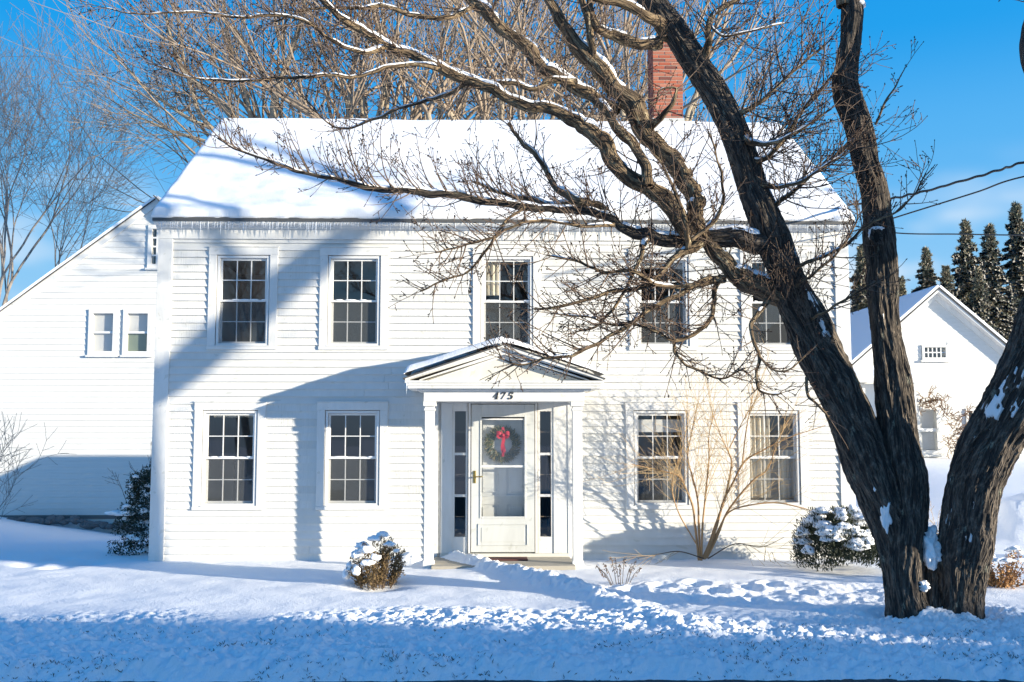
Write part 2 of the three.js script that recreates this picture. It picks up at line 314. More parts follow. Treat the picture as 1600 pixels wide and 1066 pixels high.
  mesh('drip_edge', box(XL - 0.037, XR + 0.037, EAVE - 0.012, EAVE + 0.034, OVER + 0.002, OVER + 0.012), M.drip, roof);
  for (const side of [1, -1]) { // snow blanket, rounded at its edges
    const nu = 150, nv = 60, mb = new Mesher(), A = V(0, EAVE + 0.05, OVER + 0.012), Bv = V(0, RIDGE_Y + 0.002, RIDGE_Z - 0.0), ux0 = XL - 0.05, ux1 = XR + 0.05;
    const grid = (u, v) => {
      const x = lerp(ux0, ux1, u), p = A.clone().lerp(Bv, v), len = 4.46;
      const ex = Math.min(x - ux0, ux1 - x), ev = v * len;
      const edge = Math.min(1, Math.sqrt(clamp(ex / 0.09, 0, 1) * (2 - clamp(ex / 0.09, 0, 1))), Math.sqrt(clamp(ev / 0.10, 0, 1) * (2 - clamp(ev / 0.10, 0, 1))));
      const th = (0.115 + 0.06 * fbm(x * 0.7, v * 3, 1, 3) + 0.022 * fbm(x * 3, v * 9, 4, 3)) * (0.12 + 0.88 * edge) * lerp(1, 0.8, sm(0.9, 1, v));
      const wob = (1 - sm(0, 0.05, v)) * 0.05 * fbm(x * 4, 0, 3, 3);
      p.x = x; p.z += wob; p.addScaledVector(nrm, th); return p;
    };
    for (let j = 0; j <= nv; j++) for (let i = 0; i <= nu; i++) { const v = j / nv, vv = v * v * 0.5 + v * 0.5, u = i / nu, uu = lerp(u, sm(0, 1, u), 0.55); const p = grid(uu, vv); mb.v(p, nrm, p.x, vv * 4.46); }
    for (let j = 0; j < nv; j++) for (let i = 0; i < nu; i++) { const a = j * (nu + 1) + i, w = nu + 1; mb.i.push(a, a + 1, a + w, a + 1, a + w + 1, a + w); }
    // skirt down to the deck
    const rim = []; for (let i = 0; i <= nu; i++) rim.push(i); for (let j = 1; j <= nv; j++) rim.push(j * (nu + 1) + nu); const rim2 = []; for (let j = nv; j >= 0; j--) rim2.push(j * (nu + 1));
    for (const r of [rim, rim2]) { let prev = null; for (const k of r) { const p = V(mb.p[k * 3], mb.p[k * 3 + 1], mb.p[k * 3 + 2]), q = p.clone().addScaledVector(nrm, -0.035); const a = mb.v(p, nrm, p.x, p.z), b = mb.v(q, nrm, p.x, p.z - 0.04); if (prev) mb.i.push(prev[0], prev[1], a, a, prev[1], b); prev = [a, b]; } }
    const g = mb.geo(true); if (side < 0) { g.translate(0, 0, -RIDGE_Z); g.scale(1, 1, -1); g.translate(0, 0, RIDGE_Z); g.index.array.reverse && g.index.array.reverse(); g.computeVertexNormals(); }
    tag(mesh('roof_snow', g, M.snowSoft, roof), 'smooth blanket of snow over the roof slope');
  }
  // icicles along the eave
  const ig = [0, 1, 2].map(k => { const g = new THREE.LatheGeometry([[0, -1], [0.14 + 0.05 * k, -0.8], [0.36, -0.45 - 0.08 * k], [0.55, -0.25], [0.8, -0.08], [1, 0], [0, 0.01]].map(p => new THREE.Vector2(p[0], p[1])), 6); return g; });
  const RI = rng(71);
  for (let i = 0, x = XL + 0.06; x < XR && i < 250; i++) {
    const dens = 0.6 + 0.8 * fbm(x * 0.9, 5, 2, 2); const len = clamp((0.05 + 0.09 * RI() * RI() + (RI() < 0.15 ? 0.14 * RI() : 0.04 * RI())) * (0.6 + dens * 0.75), 0.025, 0.30);
    const m = mesh('icicle', ig[i % 3], M.ice, house); m.position.set(x, EAVE - 0.006, OVER - 0.004 - RI() * 0.012); m.scale.set(0.008 + len * 0.035, len, 0.008 + len * 0.035); m.rotation.set(RI() * 0.04, RI() * 6, (RI() - 0.5) * 0.06);
    x += 0.022 + RI() * RI() * 0.075;
  }

  // ------- windows
  function makeWindow(w, o = {}) {
    const x0 = w.c - w.w / 2, x1 = w.c + w.w / 2, { y0, y1 } = w, cw = 0.115;
    const zc = 0.040;
    const cas = [rbox(x0, x0 + cw, y0 + 0.05, y1 - cw, 0.003, zc), rbox(x1 - cw, x1, y0 + 0.05, y1 - cw, 0.003, zc), rbox(x0 - 0.004, x1 + 0.004, y1 - cw, y1, 0.003, zc + 0.003), rbox(x0 - 0.006, x1 + 0.006, y0, y0 + 0.05, 0.003, zc + 0.005),
      box(x0 - 0.012, x1 + 0.012, y1 + 0.001, y1 + 0.012, 0.003, zc + 0.014)];
    const win = mesh('window', merge(cas), M.trim, house);
    // jamb and outer stop
    const a0 = x0 + cw + 0.008, a1 = x1 - cw - 0.008, b0 = y0 + 0.056, b1 = y1 - cw - 0.009;
    const fr = (m0, m1, n0, n1, t, z0, z1) => merge([rbox(m0, m0 + t, n0, n1, z0, z1, 0.003), rbox(m1 - t, m1, n0, n1, z0, z1, 0.003), rbox(m0 + t, m1 - t, n1 - t, n1, z0, z1, 0.003), rbox(m0 + t, m1 - t, n0, n0 + t, z0, z1, 0.003)]);
    mesh('frame', fr(a0, a1, b0, b1, 0.036, -0.10, 0.026), M.sash, win);
    mesh('sill', box(a0 - 0.004, a1 + 0.004, y0 + 0.051, y0 + 0.062, -0.1, 0.052), M.sash, win);
    const c0 = a0 + 0.038, c1 = a1 - 0.038, e0 = b0 + 0.038, e1 = b1 - 0.038, mid = (e0 + e1) / 2 + 0.005;
    for (const [k, lo, hi, zz] of [[0, mid - 0.018, e1, -0.035], [1, e0, mid + 0.018, -0.072]]) {
      const t = 0.03, sash = mesh('sash', fr(c0, c1, lo, hi, t, zz - 0.016, zz + 0.016), M.sash, win);
      const g0 = c0 + t, g1 = c1 - t, h0 = lo + t, h1 = hi - t, mw = 0.013, bars = [];
      for (let i = 1; i < 3; i++) { const x = lerp(g0, g1, i / 3); bars.push(box(x - mw / 2, x + mw / 2, h0, h1, zz - 0.009, zz + 0.009)); }
      const ym = (h0 + h1) / 2;
      for (let i = 0; i < 3; i++) bars.push(box(lerp(g0, g1, i / 3) + (i ? mw / 2 : 0), lerp(g0, g1, (i + 1) / 3) - (i < 2 ? mw / 2 : 0), ym - mw / 2, ym + mw / 2, zz - 0.009, zz + 0.009));
      mesh('muntin', merge(bars), M.sash, win);
      for (let i = 0; i < 3; i++) for (let j = 0; j < 2; j++) {
        const pw = (g1 - g0) / 3, ph = (h1 - h0) / 2, pane = mesh('pane', new THREE.PlaneGeometry(pw - 0.004, ph - 0.004), M.glass, win);
        pane.position.set(g0 + pw * (i + 0.5), h0 + ph * (j + 0.5), zz); pane.rotation.set((RW() - 0.5) * 0.012, (RW() - 0.5) * 0.012, 0);
      }
      if (k === 0) { const s = []; for (let q = 0; q < 4; q++) { const g = new THREE.SphereGeometry(1, 8, 5); const sx = lerp(g0, g1, RW()); g.scale(0.03 + RW() * 0.07, 0.012, 0.012); g.translate(sx, lo + 0.03, zz + 0.018); s.push(g); } mesh('sill_snow', merge(s), M.snowSoft, win); }
    }
    if (o.screen !== false) mesh('insect_screen', new THREE.PlaneGeometry(c1 - c0 - 0.01, mid - e0 - 0.004).translate((c0 + c1) / 2, (mid + e0) / 2, -0.046), M.screen, win);
    if (o.curtain) { // two gathered panels
      for (const [s, e, top, bot] of o.curtain) {
        const g = new THREE.PlaneGeometry((e - s) * (c1 - c0), (top - bot) * (y1 - y0), 40, 4), p = g.attributes.position;
        for (let i = 0; i < p.count; i++) p.setZ(i, 0.02 * Math.sin(p.getX(i) * 90 + 0.5 * p.getY(i)) + 0.01 * Math.sin(p.getX(i) * 37));
        g.computeVertexNormals(); g.translate(lerp(c0, c1, (s + e) / 2), lerp(y0, y1, (top + bot) / 2), -0.135); mesh('curtain', g, M.curtain, win);
      }
    }
    if (o.blind) { const [top, bot] = o.blind; mesh('roller_blind', box(c0 + 0.01, c1 - 0.01, lerp(y0, y1, bot), lerp(y0, y1, top), -0.125, -0.12), M.blind, win); }
    return win;
  }
  const RW = rng(12);
  makeWindow(upper[0]); makeWindow(upper[1]); makeWindow(upper[2], { curtain: [[0.0, 0.36, 0.95, 0.55]] }); makeWindow(upper[3], { blind: [0.95, 0.82] }); makeWindow(upper[4]);
  makeWindow(lower[0], { curtain: [[0.1, 0.95, 0.95, 0.86]] }); makeWindow(lower[1]); makeWindow(lower[2], { blind: [0.84, 0.72], curtain: [[0.58, 1.0, 0.40, 0.06]] }); makeWindow(lower[3], { curtain: [[0.02, 0.50, 0.93, 0.1], [0.7, 1.0, 0.55, 0.1]] });

  // ------- entrance: surround, sidelights, storm door, inner door
  const D0 = PC - 0.46, D1 = PC + 0.46, DB = 0.10, DT = 2.24;
  const sur = [rbox(PC - 0.90, PC - 0.735, 0.03, 2.26, 0.004, 0.05), rbox(PC + 0.735, PC + 0.98, 0.03, 2.26, 0.004, 0.05), rbox(PC - 0.90, PC + 0.98, 2.262, 2.36, 0.004, 0.055)];
  const surround = mesh('door_surround', merge(sur), M.trim, house);
  for (const sx of [-1, 1]) {
    const a = sx < 0 ? PC - 0.735 : PC + 0.505, b = a + 0.23;
    const ys = [0.03, 0.33, 0.92, 1.52, 2.14, 2.26], bars = [box(a, a + 0.035, 0.332, 2.138, -0.03, 0.036), box(b - 0.035, b, 0.332, 2.138, -0.03, 0.036), box(a, b, 0.03, 0.33, -0.03, 0.036), box(a, b, 2.14, 2.258, -0.03, 0.036)];
    for (const y of [0.92, 1.52]) bars.push(box(a + 0.0352, b - 0.0352, y - 0.018, y + 0.018, -0.03, 0.03));
    const sl = mesh('sidelight', merge(bars), M.trim, house);
    for (const [y0, y1] of [[0.333, 0.90], [0.94, 1.50], [1.54, 2.137]]) {
      const p = mesh('pane', new THREE.PlaneGeometry(0.158, y1 - y0), M.glass, sl); p.position.set((a + b) / 2, (y0 + y1) / 2, -0.002); p.rotation.y = (RW() - 0.5) * 0.02;
      mesh('grille_bar', box(a + 0.037, b - 0.037, (y0 + y1) / 2 - 0.004, (y0 + y1) / 2 + 0.004, -0.02, -0.012), M.bronze, sl);
    }
  }
  mesh('door_frame', merge([rbox(D0 - 0.042, D0 - 0.006, DB, DT + 0.018, -0.16, 0.06), rbox(D1 + 0.006, D1 + 0.042, DB, DT + 0.018, -0.16, 0.06), rbox(D0 - 0.006, D1 + 0.006, DT + 0.004, DT + 0.018, -0.16, 0.06)]), M.trim, house);
  mesh('weather_strip', merge([box(D0 - 0.0055, D0 - 0.001, DB, DT, 0.0, 0.064), box(D1 + 0.001, D1 + 0.0055, DB, DT, 0.0, 0.064), box(D0 - 0.005, D1 + 0.005, DT + 0.0, DT + 0.0035, 0, 0.066), box(D0 - 0.05, D0 - 0.0425, DB, DT + 0.02, 0.0, 0.054), box(D1 + 0.0425, D1 + 0.05, DB, DT + 0.02, 0.0, 0.054)]), M.bronze, house);
  // storm door
  const zf = 0.062, zb = 0.030, st = 0.145, gT = 2.06, gB = 0.62;
  const sd = mesh('storm_door', merge([rbox(D0, D0 + st, DB + 0.015, DT - 0.002, zb, zf), rbox(D1 - st, D1, DB + 0.015, DT - 0.002, zb, zf), rbox(D0 + st, D1 - st, gT, DT - 0.002, zb, zf), rbox(D0 + st, D1 - st, DB + 0.015, gB, zb, zf)]), M.doorPaint, house);
  mesh('kick_panel', merge([rbox(D0 + 0.10, D1 - 0.10, 0.21, 0.22, zf, zf + 0.012), rbox(D0 + 0.10, D1 - 0.10, 0.505, 0.52, zf, zf + 0.012), rbox(D0 + 0.10, D0 + 0.115, 0.22, 0.505, zf, zf + 0.012), rbox(D1 - 0.115, D1 - 0.10, 0.22, 0.505, zf, zf + 0.012), rbox(D0 + 0.15, D1 - 0.15, 0.26, 0.465, zf - 0.001, zf + 0.006)]), M.doorPaint, sd);
  mesh('glazing_bead', merge([rbox(D0 + st - 0.02, D0 + st + 0.004, gB - 0.02, gT + 0.02, zf, zf + 0.010), rbox(D1 - st - 0.004, D1 - st + 0.02, gB - 0.02, gT + 0.02, zf, zf + 0.010), rbox(D0 + st + 0.004, D1 - st - 0.004, gT - 0.004, gT + 0.02, zf, zf + 0.010), rbox(D0 + st + 0.004, D1 - st - 0.004, gB - 0.02, gB + 0.004, zf, zf + 0.010)]), M.doorPaint, sd);
  for (const [ya, yb] of [[1.325, 1.358], [2.012, 2.034]]) mesh('sash_rail', rbox(D0 + st + 0.005, D1 - st - 0.005, ya, yb, zb + 0.006, zf - 0.004), M.sash, sd);
  mesh('closer_strip', box(D0 + st + 0.005, D1 - st - 0.005, 2.036, 2.055, zb + 0.008, zf - 0.006), M.black, sd);
  for (const [y0, y1, z] of [[gB + 0.004, 1.324, zb + 0.012], [1.359, 2.011, zb + 0.018]]) mesh('pane', new THREE.PlaneGeometry(D1 - D0 - 2 * st - 0.012, y1 - y0).translate(PC, (y0 + y1) / 2, z), M.glass, sd);
  const hx = D0 + 0.05, hy = 1.19, hz = zf + 0.03;
  const lever = new THREE.CapsuleGeometry(0.009, 0.12, 4, 8); lever.rotateZ(Math.PI / 2); lever.translate(hx + 0.045, hy + 0.005, hz + 0.02);
  const spin = new THREE.CylinderGeometry(0.012, 0.012, 0.05, 10); spin.rotateX(Math.PI / 2); spin.translate(hx, hy, hz);
  const bolt = new THREE.CylinderGeometry(0.014, 0.014, 0.02, 10); bolt.rotateX(Math.PI / 2); bolt.translate(hx, hy + 0.06, zf + 0.012);
  mesh('handle', merge([rbox(hx - 0.02, hx + 0.02, hy - 0.09, hy + 0.09, zf, zf + 0.008, 0.008), lever, spin, bolt]), M.brass, sd);
  // inner six panel door, set back
  const iz = -0.14, panels = [];
  for (const [y0, y1] of [[0.28, 0.78], [0.92, 1.58], [1.72, 2.05]]) for (const [a, b] of [[D0 + 0.13, PC - 0.06], [PC + 0.06, D1 - 0.13]]) panels.push(rbox(a + 0.035, b - 0.035, y0 + 0.035, y1 - 0.035, iz - 0.016, iz - 0.002, 0.01), rbox(a, b, y0, y1, iz - 0.03, iz - 0.013, 0.003));
  const fill = [];
  const ysA = [DB, 0.28, 0.78, 0.92, 1.58, 1.72, 2.05, DT];
  for (const [a, b] of [[D0 + 0.001, D0 + 0.13], [PC - 0.06, PC + 0.06], [D1 - 0.13, D1 - 0.001]]) fill.push(box(a, b, DB, DT, iz - 0.035, iz));
  for (const [a, b] of [[D0 + 0.13, PC - 0.06], [PC + 0.06, D1 - 0.13]]) for (const [y0, y1] of [[DB, 0.28], [0.78, 0.92], [1.58, 1.72], [2.05, DT]]) fill.push(box(a, b, y0, y1, iz - 0.035, iz - 0.0003));
  const inner = mesh('entry_door', merge(fill), M.doorPaint, house);
  mesh('door_panel', merge(panels), M.doorPaint, inner);
  mesh('threshold', merge([rbox(PC - 0.90, PC + 0.98, 0.035, 0.098, 0.052, 0.12), rbox(D0 - 0.04, D1 + 0.04, 0.02, 0.099, -0.16, 0.051)]), M.agedTrim, house);

  // ------- portico
  const PZ = 0.94, PL = PC - 1.09, PR = PC + 1.09;
  const porch = mesh('porch_step', rbox(PC - 0.98, PC + 0.96, -0.2, 0.055, 0.001, 1.10, 0.012), M.concrete, house);
  porch.userData.label = 'low concrete step swept clear in front of the door';
  for (const x of [PL + 0.005, PR - 0.15]) {
    const p = mesh('post', merge([rbox(x, x + 0.13, -0.02, 2.19, PZ - 0.12, PZ), rbox(x - 0.012, x + 0.142, -0.03, 0.10, PZ - 0.132, PZ + 0.012)]), M.trim, house);
    mesh('capital', merge([rbox(x - 0.012, x + 0.142, 2.13, 2.16, PZ - 0.132, PZ + 0.012), rbox(x - 0.024, x + 0.154, 2.191, 2.255, PZ - 0.144, PZ + 0.024)]), M.trim, p);
    mesh('pilaster', rbox(x, x + 0.145, 0.0, 2.25, 0.003, 0.06), M.trim, house);
  }
  // architrave carried by the posts, back to the wall on both sides
  const ent = mesh('entablature', merge([rbox(PL - 0.012, PR + 0.012, 2.256, 2.46, PZ - 0.16, PZ + 0.012), rbox(PL - 0.011, PL + 0.15, 2.257, 2.46, 0.026, PZ - 0.16), rbox(PR - 0.15, PR + 0.011, 2.257, 2.46, 0.026, PZ - 0.16)]), M.trim, house);
  mesh('porch_ceiling', box(PL + 0.15, PR - 0.15, 2.40, 2.44, 0.06, PZ - 0.161), M.trim, house);
  // boxed cornice: stepped mouldings all round
  const corn = [], CO = 0.26;
  for (const [o0, y0, y1] of [[0.10, 2.40, 2.425], [0.225, 2.425, 2.462], [0.24, 2.462, 2.50], [0.262, 2.50, 2.535]]) corn.push(rbox(PL - o0, PR + o0, y0 + (0.0006), y1, 0.027, PZ + 0.012 + o0 * 0.62, 0.006));
  mesh('cornice', merge(corn), M.trim, house);
  // pediment: recessed tympanum and raking cornices
  const px0 = PL - CO - 0.005, px1 = PR + CO + 0.005, FZ = PZ + 0.012 + CO * 0.63, AP = 3.02, BY = 2.536;
  const tym = prism([[px0 + 0.25, BY], [px1 - 0.25, BY], [PC, AP - 0.12]], 0.03); tym.translate(0, 0, PZ - 0.02);
  mesh('tympanum', tym, M.agedTrim, house);
  const rk = (AP - BY - 0.02) / (PC - px0), rakes = [];
  for (const s of [-1, 1]) {
    const q = (d0, d1, z0, z1, xin = 0) => { const e = s < 0 ? px0 : px1; const Y = x => AP - Math.abs(x - PC) * rk; const A = e - s * xin; const g = prism(s < 0 ? [[A, Math.max(BY, Y(A) - d1)], [PC, AP - d1], [PC, AP - d0], [A, Math.max(BY + 0.004, Y(A) - d0)]] : [[PC, AP - d1], [A, Math.max(BY, Y(A) - d1)], [A, Math.max(BY + 0.004, Y(A) - d0)], [PC, AP - d0]], z1 - z0); g.translate(0, 0, z0); return g; };
    rakes.push(q(0, 0.045, 0.03, FZ + 0.002, 0.01), q(0.0452, 0.075, 0.03, FZ - 0.03, 0.03), q(0.0752, 0.125, 0.03, FZ - 0.06, 0.2), q(0.1252, 0.16, 0.03, PZ + 0.05, 0.33));
  }
  mesh('raking_cornice', merge(rakes), M.trim, house);
  const proof = []; for (const s of [-1, 1]) { const e = s < 0 ? px0 - 0.02 : px1 + 0.02, Y = AP - Math.abs(e - PC) * rk; const pts = [[e, Y + 0.004], [PC, AP + 0.004], [PC, AP + 0.02], [e, Y + 0.02]]; if (s > 0) pts.reverse(); const g = prism(pts, FZ + 0.012 - 0.03); g.translate(0, 0, 0.03); proof.push(g); }
  const proofMesh = mesh('porch_roof', merge(proof), M.drip, house);
  { // snow saddle on the porch
    const mb = new Mesher(), nu = 90, nv = 24;
    for (let j = 0; j <= nv; j++) for (let i = 0; i <= nu; i++) {
      const u = i / nu, v = j / nv, x = lerp(px0 - 0.01, px1 + 0.01, u), z = lerp(0.04, FZ + 0.006, v);
      const e = Math.min(x - px0 + 0.01, px1 + 0.01 - x), f = FZ + 0.006 - z, r1 = clamp(e / 0.10, 0, 1), r2 = clamp(f / 0.09, 0, 1);
      const th = (0.085 + 0.03 * fbm(x * 2, z * 2, 3, 3) + (x < PC ? 0.012 : -0.01)) * (0.1 + 0.9 * Math.sqrt(Math.min(r1 * (2 - r1), r2 * (2 - r2))));
      const dx = Math.sqrt((x - PC) ** 2 + 0.02) - 0.1414; mb.v(V(x, AP + 0.032 - dx * rk - 0.012 + th, z), V(0, 1, 0), x, z);
    }
    for (let j = 0; j < nv; j++) for (let i = 0; i < nu; i++) { const a = j * (nu + 1) + i, w = nu + 1; mb.i.push(a, a + w, a + 1, a + 1, a + w, a + w + 1); }
    mesh('porch_snow', mb.geo(true), M.snowSoft, proofMesh);
  }
  for (const [x, l] of [[px0 + 0.03, 0.22], [px0 + 0.06, 0.09]]) { const m = mesh('icicle', ig[1], M.ice, house); m.position.set(x, 2.55, FZ - 0.01); m.scale.set(0.012, l, 0.012); }
  const font = await new FontLoader().loadAsync('fonts/droid/droid_serif_bold.typeface.json');
  [...'475'].forEach((ch, i) => {
    const g = new TextGeometry(ch, { font, size: 0.096, depth: 0.008, curveSegments: 5, bevelEnabled: false });
    g.applyMatrix4(new THREE.Matrix4().makeShear(0, 0, 0.24, 0, 0, 0)); g.computeBoundingBox(); const w = g.boundingBox;
    g.translate(-(w.min.x + w.max.x) / 2, 0, 0); g.translate(PC - 0.007 + (i - 1) * 0.098 - (i === 0 ? 0.006 : 0), 2.285, PZ + 0.014); mesh('house_number', g, M.black, ent);
  });
  // chimney: every brick its own block on a mortar core
  const brickMats = [[0.34, 0.085, 0.045], [0.40, 0.11, 0.06], [0.24, 0.06, 0.04], [0.37, 0.13, 0.08], [0.17, 0.055, 0.04], [0.33, 0.12, 0.075], [0.42, 0.16, 0.10]].map(c => std(c, 0.9, { bumpMap: snowBump, bumpScale: 0.003 }));
  const cx0 = 3.09, cx1 = 3.64, cz0 = -3.95, cz1 = -3.35, cy0 = 7.0, cy1 = 9.15;
  const chim = mesh('chimney', box(cx0 + 0.006, cx1 - 0.006, cy0, cy1, cz0 + 0.006, cz1 - 0.006), std([0.42, 0.36, 0.30], 0.95), house);
  const RB = rng(5), bw = (cx1 - cx0 + 0.012) / 2.5, bh = 0.069, brick = (w) => rbox(-w / 2, w / 2, 0, 0.057, -0.045, 0.008, 0.005), full = brick(bw - 0.012), half = brick(bw / 2 - 0.012);
  const sideW = (cz1 - cz0) / 3, sfull = brick(sideW - 0.012);
  let nb = 0;
  for (let y = 7.36, r = 0; y < cy1 - 0.06; y += bh, r++) {
    let x = cx0; const seq = r % 2 ? [1, 1, 0.5] : [0.5, 1, 1];
    for (const s of seq) { const w = bw * s, m = mesh('brick', s === 1 ? full : half, brickMats[Math.floor(RB() * 7)], chim); m.position.set(x + w / 2 - 0.006, y, cz1 - 0.006 + RB() * 0.004); x += w; nb++; }
    for (const s of [-1, 1]) for (let k = 0; k < 3; k++) { const m = mesh('brick', sfull, brickMats[Math.floor(RB() * 4)], chim); m.rotation.y = s * Math.PI / 2; m.position.set(s < 0 ? cx0 + 0.006 : cx1 - 0.006, y, cz0 + sideW * (k + 0.5)); }
  }
  mesh('flashing', merge([box(cx0 - 0.02, cx1 + 0.02, 7.36, 7.60, cz1 + 0.004, cz1 + 0.015)]), std([0.5, 0.5, 0.48], 0.6), chim);
  // meter pipe on the right corner
  mesh('downpipe', merge([box(XR - 0.30, XR - 0.27, 0.1, 0.62, 0.03, 0.06)]), std([0.35, 0.3, 0.25], 0.7), house);
}
{ // doormat
  const m = mesh('doormat', rbox(-0.36, 0.36, 0, 0.018, -0.16, 0.16, 0.006), std([0.10, 0.03, 0.025], 1)); m.position.set(PC - 0.02, 0.056, 0.42);
  tag(m, 'thin dark red doormat on the concrete step', 'doormat');
}
{ // wreath on the inner door
  const w = thing('wreath', 'evergreen wreath with a red bow behind the storm door glass', 'wreath', [PC + 0.0, 1.66, -0.125]);
  const R = rng(33), a = new Mesher(), b = new Mesher();
  for (let i = 0; i < 1500; i++) {
    const t = R() * 6.283, rr = 0.185 + (R() - 0.5) * 0.11, c = V(Math.cos(t) * rr, Math.sin(t) * rr, 0.0 + R() * 0.06);
    const dir = V(Math.cos(t + (R() - 0.3) * 1.9), Math.sin(t + (R() - 0.3) * 1.9), R() * 0.6).normalize(), l = 0.03 + R() * 0.045;
    (R() < 0.4 ? b : a).tube([c, c.clone().addScaledVector(dir, l * 0.6).add(V(0, -0.002, 0)), c.clone().addScaledVector(dir, l)], [0.0035, 0.003, 0.0012], 3);
  }
  mesh('foliage', a.geo(), std([0.05, 0.085, 0.045], 0.8), w); mesh('dried_foliage', b.geo(), std([0.27, 0.22, 0.10], 0.9), w);
  w.scale.setScalar(1.0); const red = std([0.36, 0.006, 0.03], 0.7), strip = (pts, wd) => { const m = new Mesher(); const cv = new THREE.CatmullRomCurve3(pts), P = cv.getPoints(20); P.forEach((p, i) => { const k = wd * (0.55 + 0.45 * Math.sin(i / 20 * Math.PI)); m.v(V(p.x, p.y - k, p.z), V(0, 0, 1), 0, 0); m.v(V(p.x, p.y + k, p.z + 0.004), V(0, 0, 1), 0, 0); if (i) { const q = (i - 1) * 2; m.i.push(q, q + 2, q + 1, q + 1, q + 2, q + 3); } }); return m.geo(true); };
  const tail = (x, l, s) => { const m = new Mesher(); for (let i = 0; i <= 12; i++) { const t = i / 12, y = 0.12 - t * l, cx = x + s * t * 0.02 + 0.008 * Math.sin(t * 9); m.v(V(cx - 0.019, y, 0.085 + 0.008 * Math.sin(t * 7)), V(0, 0, 1), 0, 0); m.v(V(cx + 0.019, y, 0.085 + 0.008 * Math.cos(t * 6)), V(0, 0, 1), 0, 0); if (i) { const q = (i - 1) * 2; m.i.push(q, q + 2, q + 1, q + 1, q + 2, q + 3); } } return m.geo(true); };
  const bow = mesh('bow', merge([strip([V(0, 0.12, 0.08), V(-0.05, 0.165, 0.12), V(-0.095, 0.15, 0.11), V(-0.06, 0.105, 0.10), V(0, 0.12, 0.08)], 0.03), strip([V(0, 0.12, 0.08), V(0.05, 0.165, 0.12), V(0.095, 0.15, 0.11), V(0.06, 0.105, 0.10), V(0, 0.12, 0.08)], 0.03), strip([V(0, 0.14, 0.09), V(-0.02, 0.22, 0.12), V(0.01, 0.23, 0.12), V(0.02, 0.16, 0.1), V(0, 0.13, 0.09)], 0.022), new THREE.SphereGeometry(0.028, 10, 8).translate(0, 0.13, 0.1), tail(-0.004, 0.30, 0), tail(0.008, 0.24, 0.4)]), red, w);
  bow.userData.label = 'bright red ribbon bow';
}
// ------------------------------------------------------------------ bark
const barkFn = (u, v, s) => { // long braided ridges, cracked crosswise
  const a = u * 6.2832, b = v * 6.2832; const wx = tn(u, v, 3, 3, 3, s) * 0.5;
  const n1 = noise3(Math.cos(a) * 2.6 + wx + s, Math.sin(a) * 2.6 + Math.cos(b) * 0.6, Math.sin(b) * 0.6 + wx);
  const n2 = noise3(Math.cos(a) * 6.2 + s, Math.sin(a) * 6.2 + wx * 2, Math.cos(b) * 1.3 + 3 + Math.sin(b) * 1.3);
  const cr = tn(u, v, 9, 14, 3, s + 4);
  return clamp(0.62 - Math.abs(n1) * 1.5 + 0.30 - Math.abs(n2) * 0.9 + cr * 0.45, 0, 1);
};
const barkHeight = tex(256, 512, (u, v) => { const k = barkFn(u, v, 2) * 255; return [k, k, k]; }, false, [2.2, 1.1]);
const barkTex = (dark, light, lich, amt, seed) => tex(256, 512, (u, v) => {
  const k = barkFn(u, v, 2), n = tn(u, v, 5, 5, 4, seed), l = clamp((n - 0.17) * 5, 0, 1) * clamp(tn(u, v, 30, 30, 3, seed + 3) * 3 + 0.6, 0, 1) * amt, g = 1 + tn(u, v, 40, 40, 3, 7) * 0.5;
  return [0, 1, 2].map(i => lerp(lerp(dark[i], light[i], k), lich[i], l) * g);
}, true, [2.2, 1.1]);
M.bark = std([1, 1, 1], 0.95, { map: barkTex([44, 40, 37], [122, 110, 97], [150, 152, 134], 0.8, 9), bumpMap: barkHeight, bumpScale: 0.03 });
M.barkLimb = std([1, 1, 1], 0.95, { map: barkTex([62, 50, 38], [158, 136, 106], [186, 176, 146], 0.8, 15), bumpMap: barkHeight, bumpScale: 0.010 });
M.twig = std([0.13, 0.088, 0.062], 0.8);
M.bud = std([0.085, 0.04, 0.035], 0.7);

// smooth a traced polyline: [point, radius]
function smoothLimb(pts, step) {
  const cv = new THREE.CatmullRomCurve3(pts.map(p => p.p), false, 'centripetal'), L = cv.getLength(), n = Math.max(4, Math.round(L / step)), P = [], Rr = [];
  const m = pts.length - 1;
  for (let i = 0; i <= n; i++) { const t = i / n; P.push(cv.getPoint(t)); const f = t * m, k = Math.min(m - 1, Math.floor(f)); Rr.push(lerp(pts[k].r, pts[k + 1].r, sm(0, 1, f - k) * 0.5 + (f - k) * 0.5)); }
  return { P, R: Rr, L };
}
// crooked growth: bends and elbows between the traced points
function wobble(L, seed) {
  const n = L.P.length; L.P.forEach((p, i) => { const l = i * 0.022, a = (0.35 * L.R[i] + 0.012) * sm(0, 8, i); p.x += a * (noise3(l * 2.4, seed, 1) + 0.55 * noise3(l * 6.5, seed, 2)) * 1.5; p.y += a * (noise3(l * 2.4, seed, 5) + 0.55 * noise3(l * 6.5, seed, 6)) * 1.5; p.z += a * 1.6 * noise3(l * 2.1, seed, 9); L.R[i] *= 1 + 0.22 * noise3(l * 4.5, seed, 12); });
}
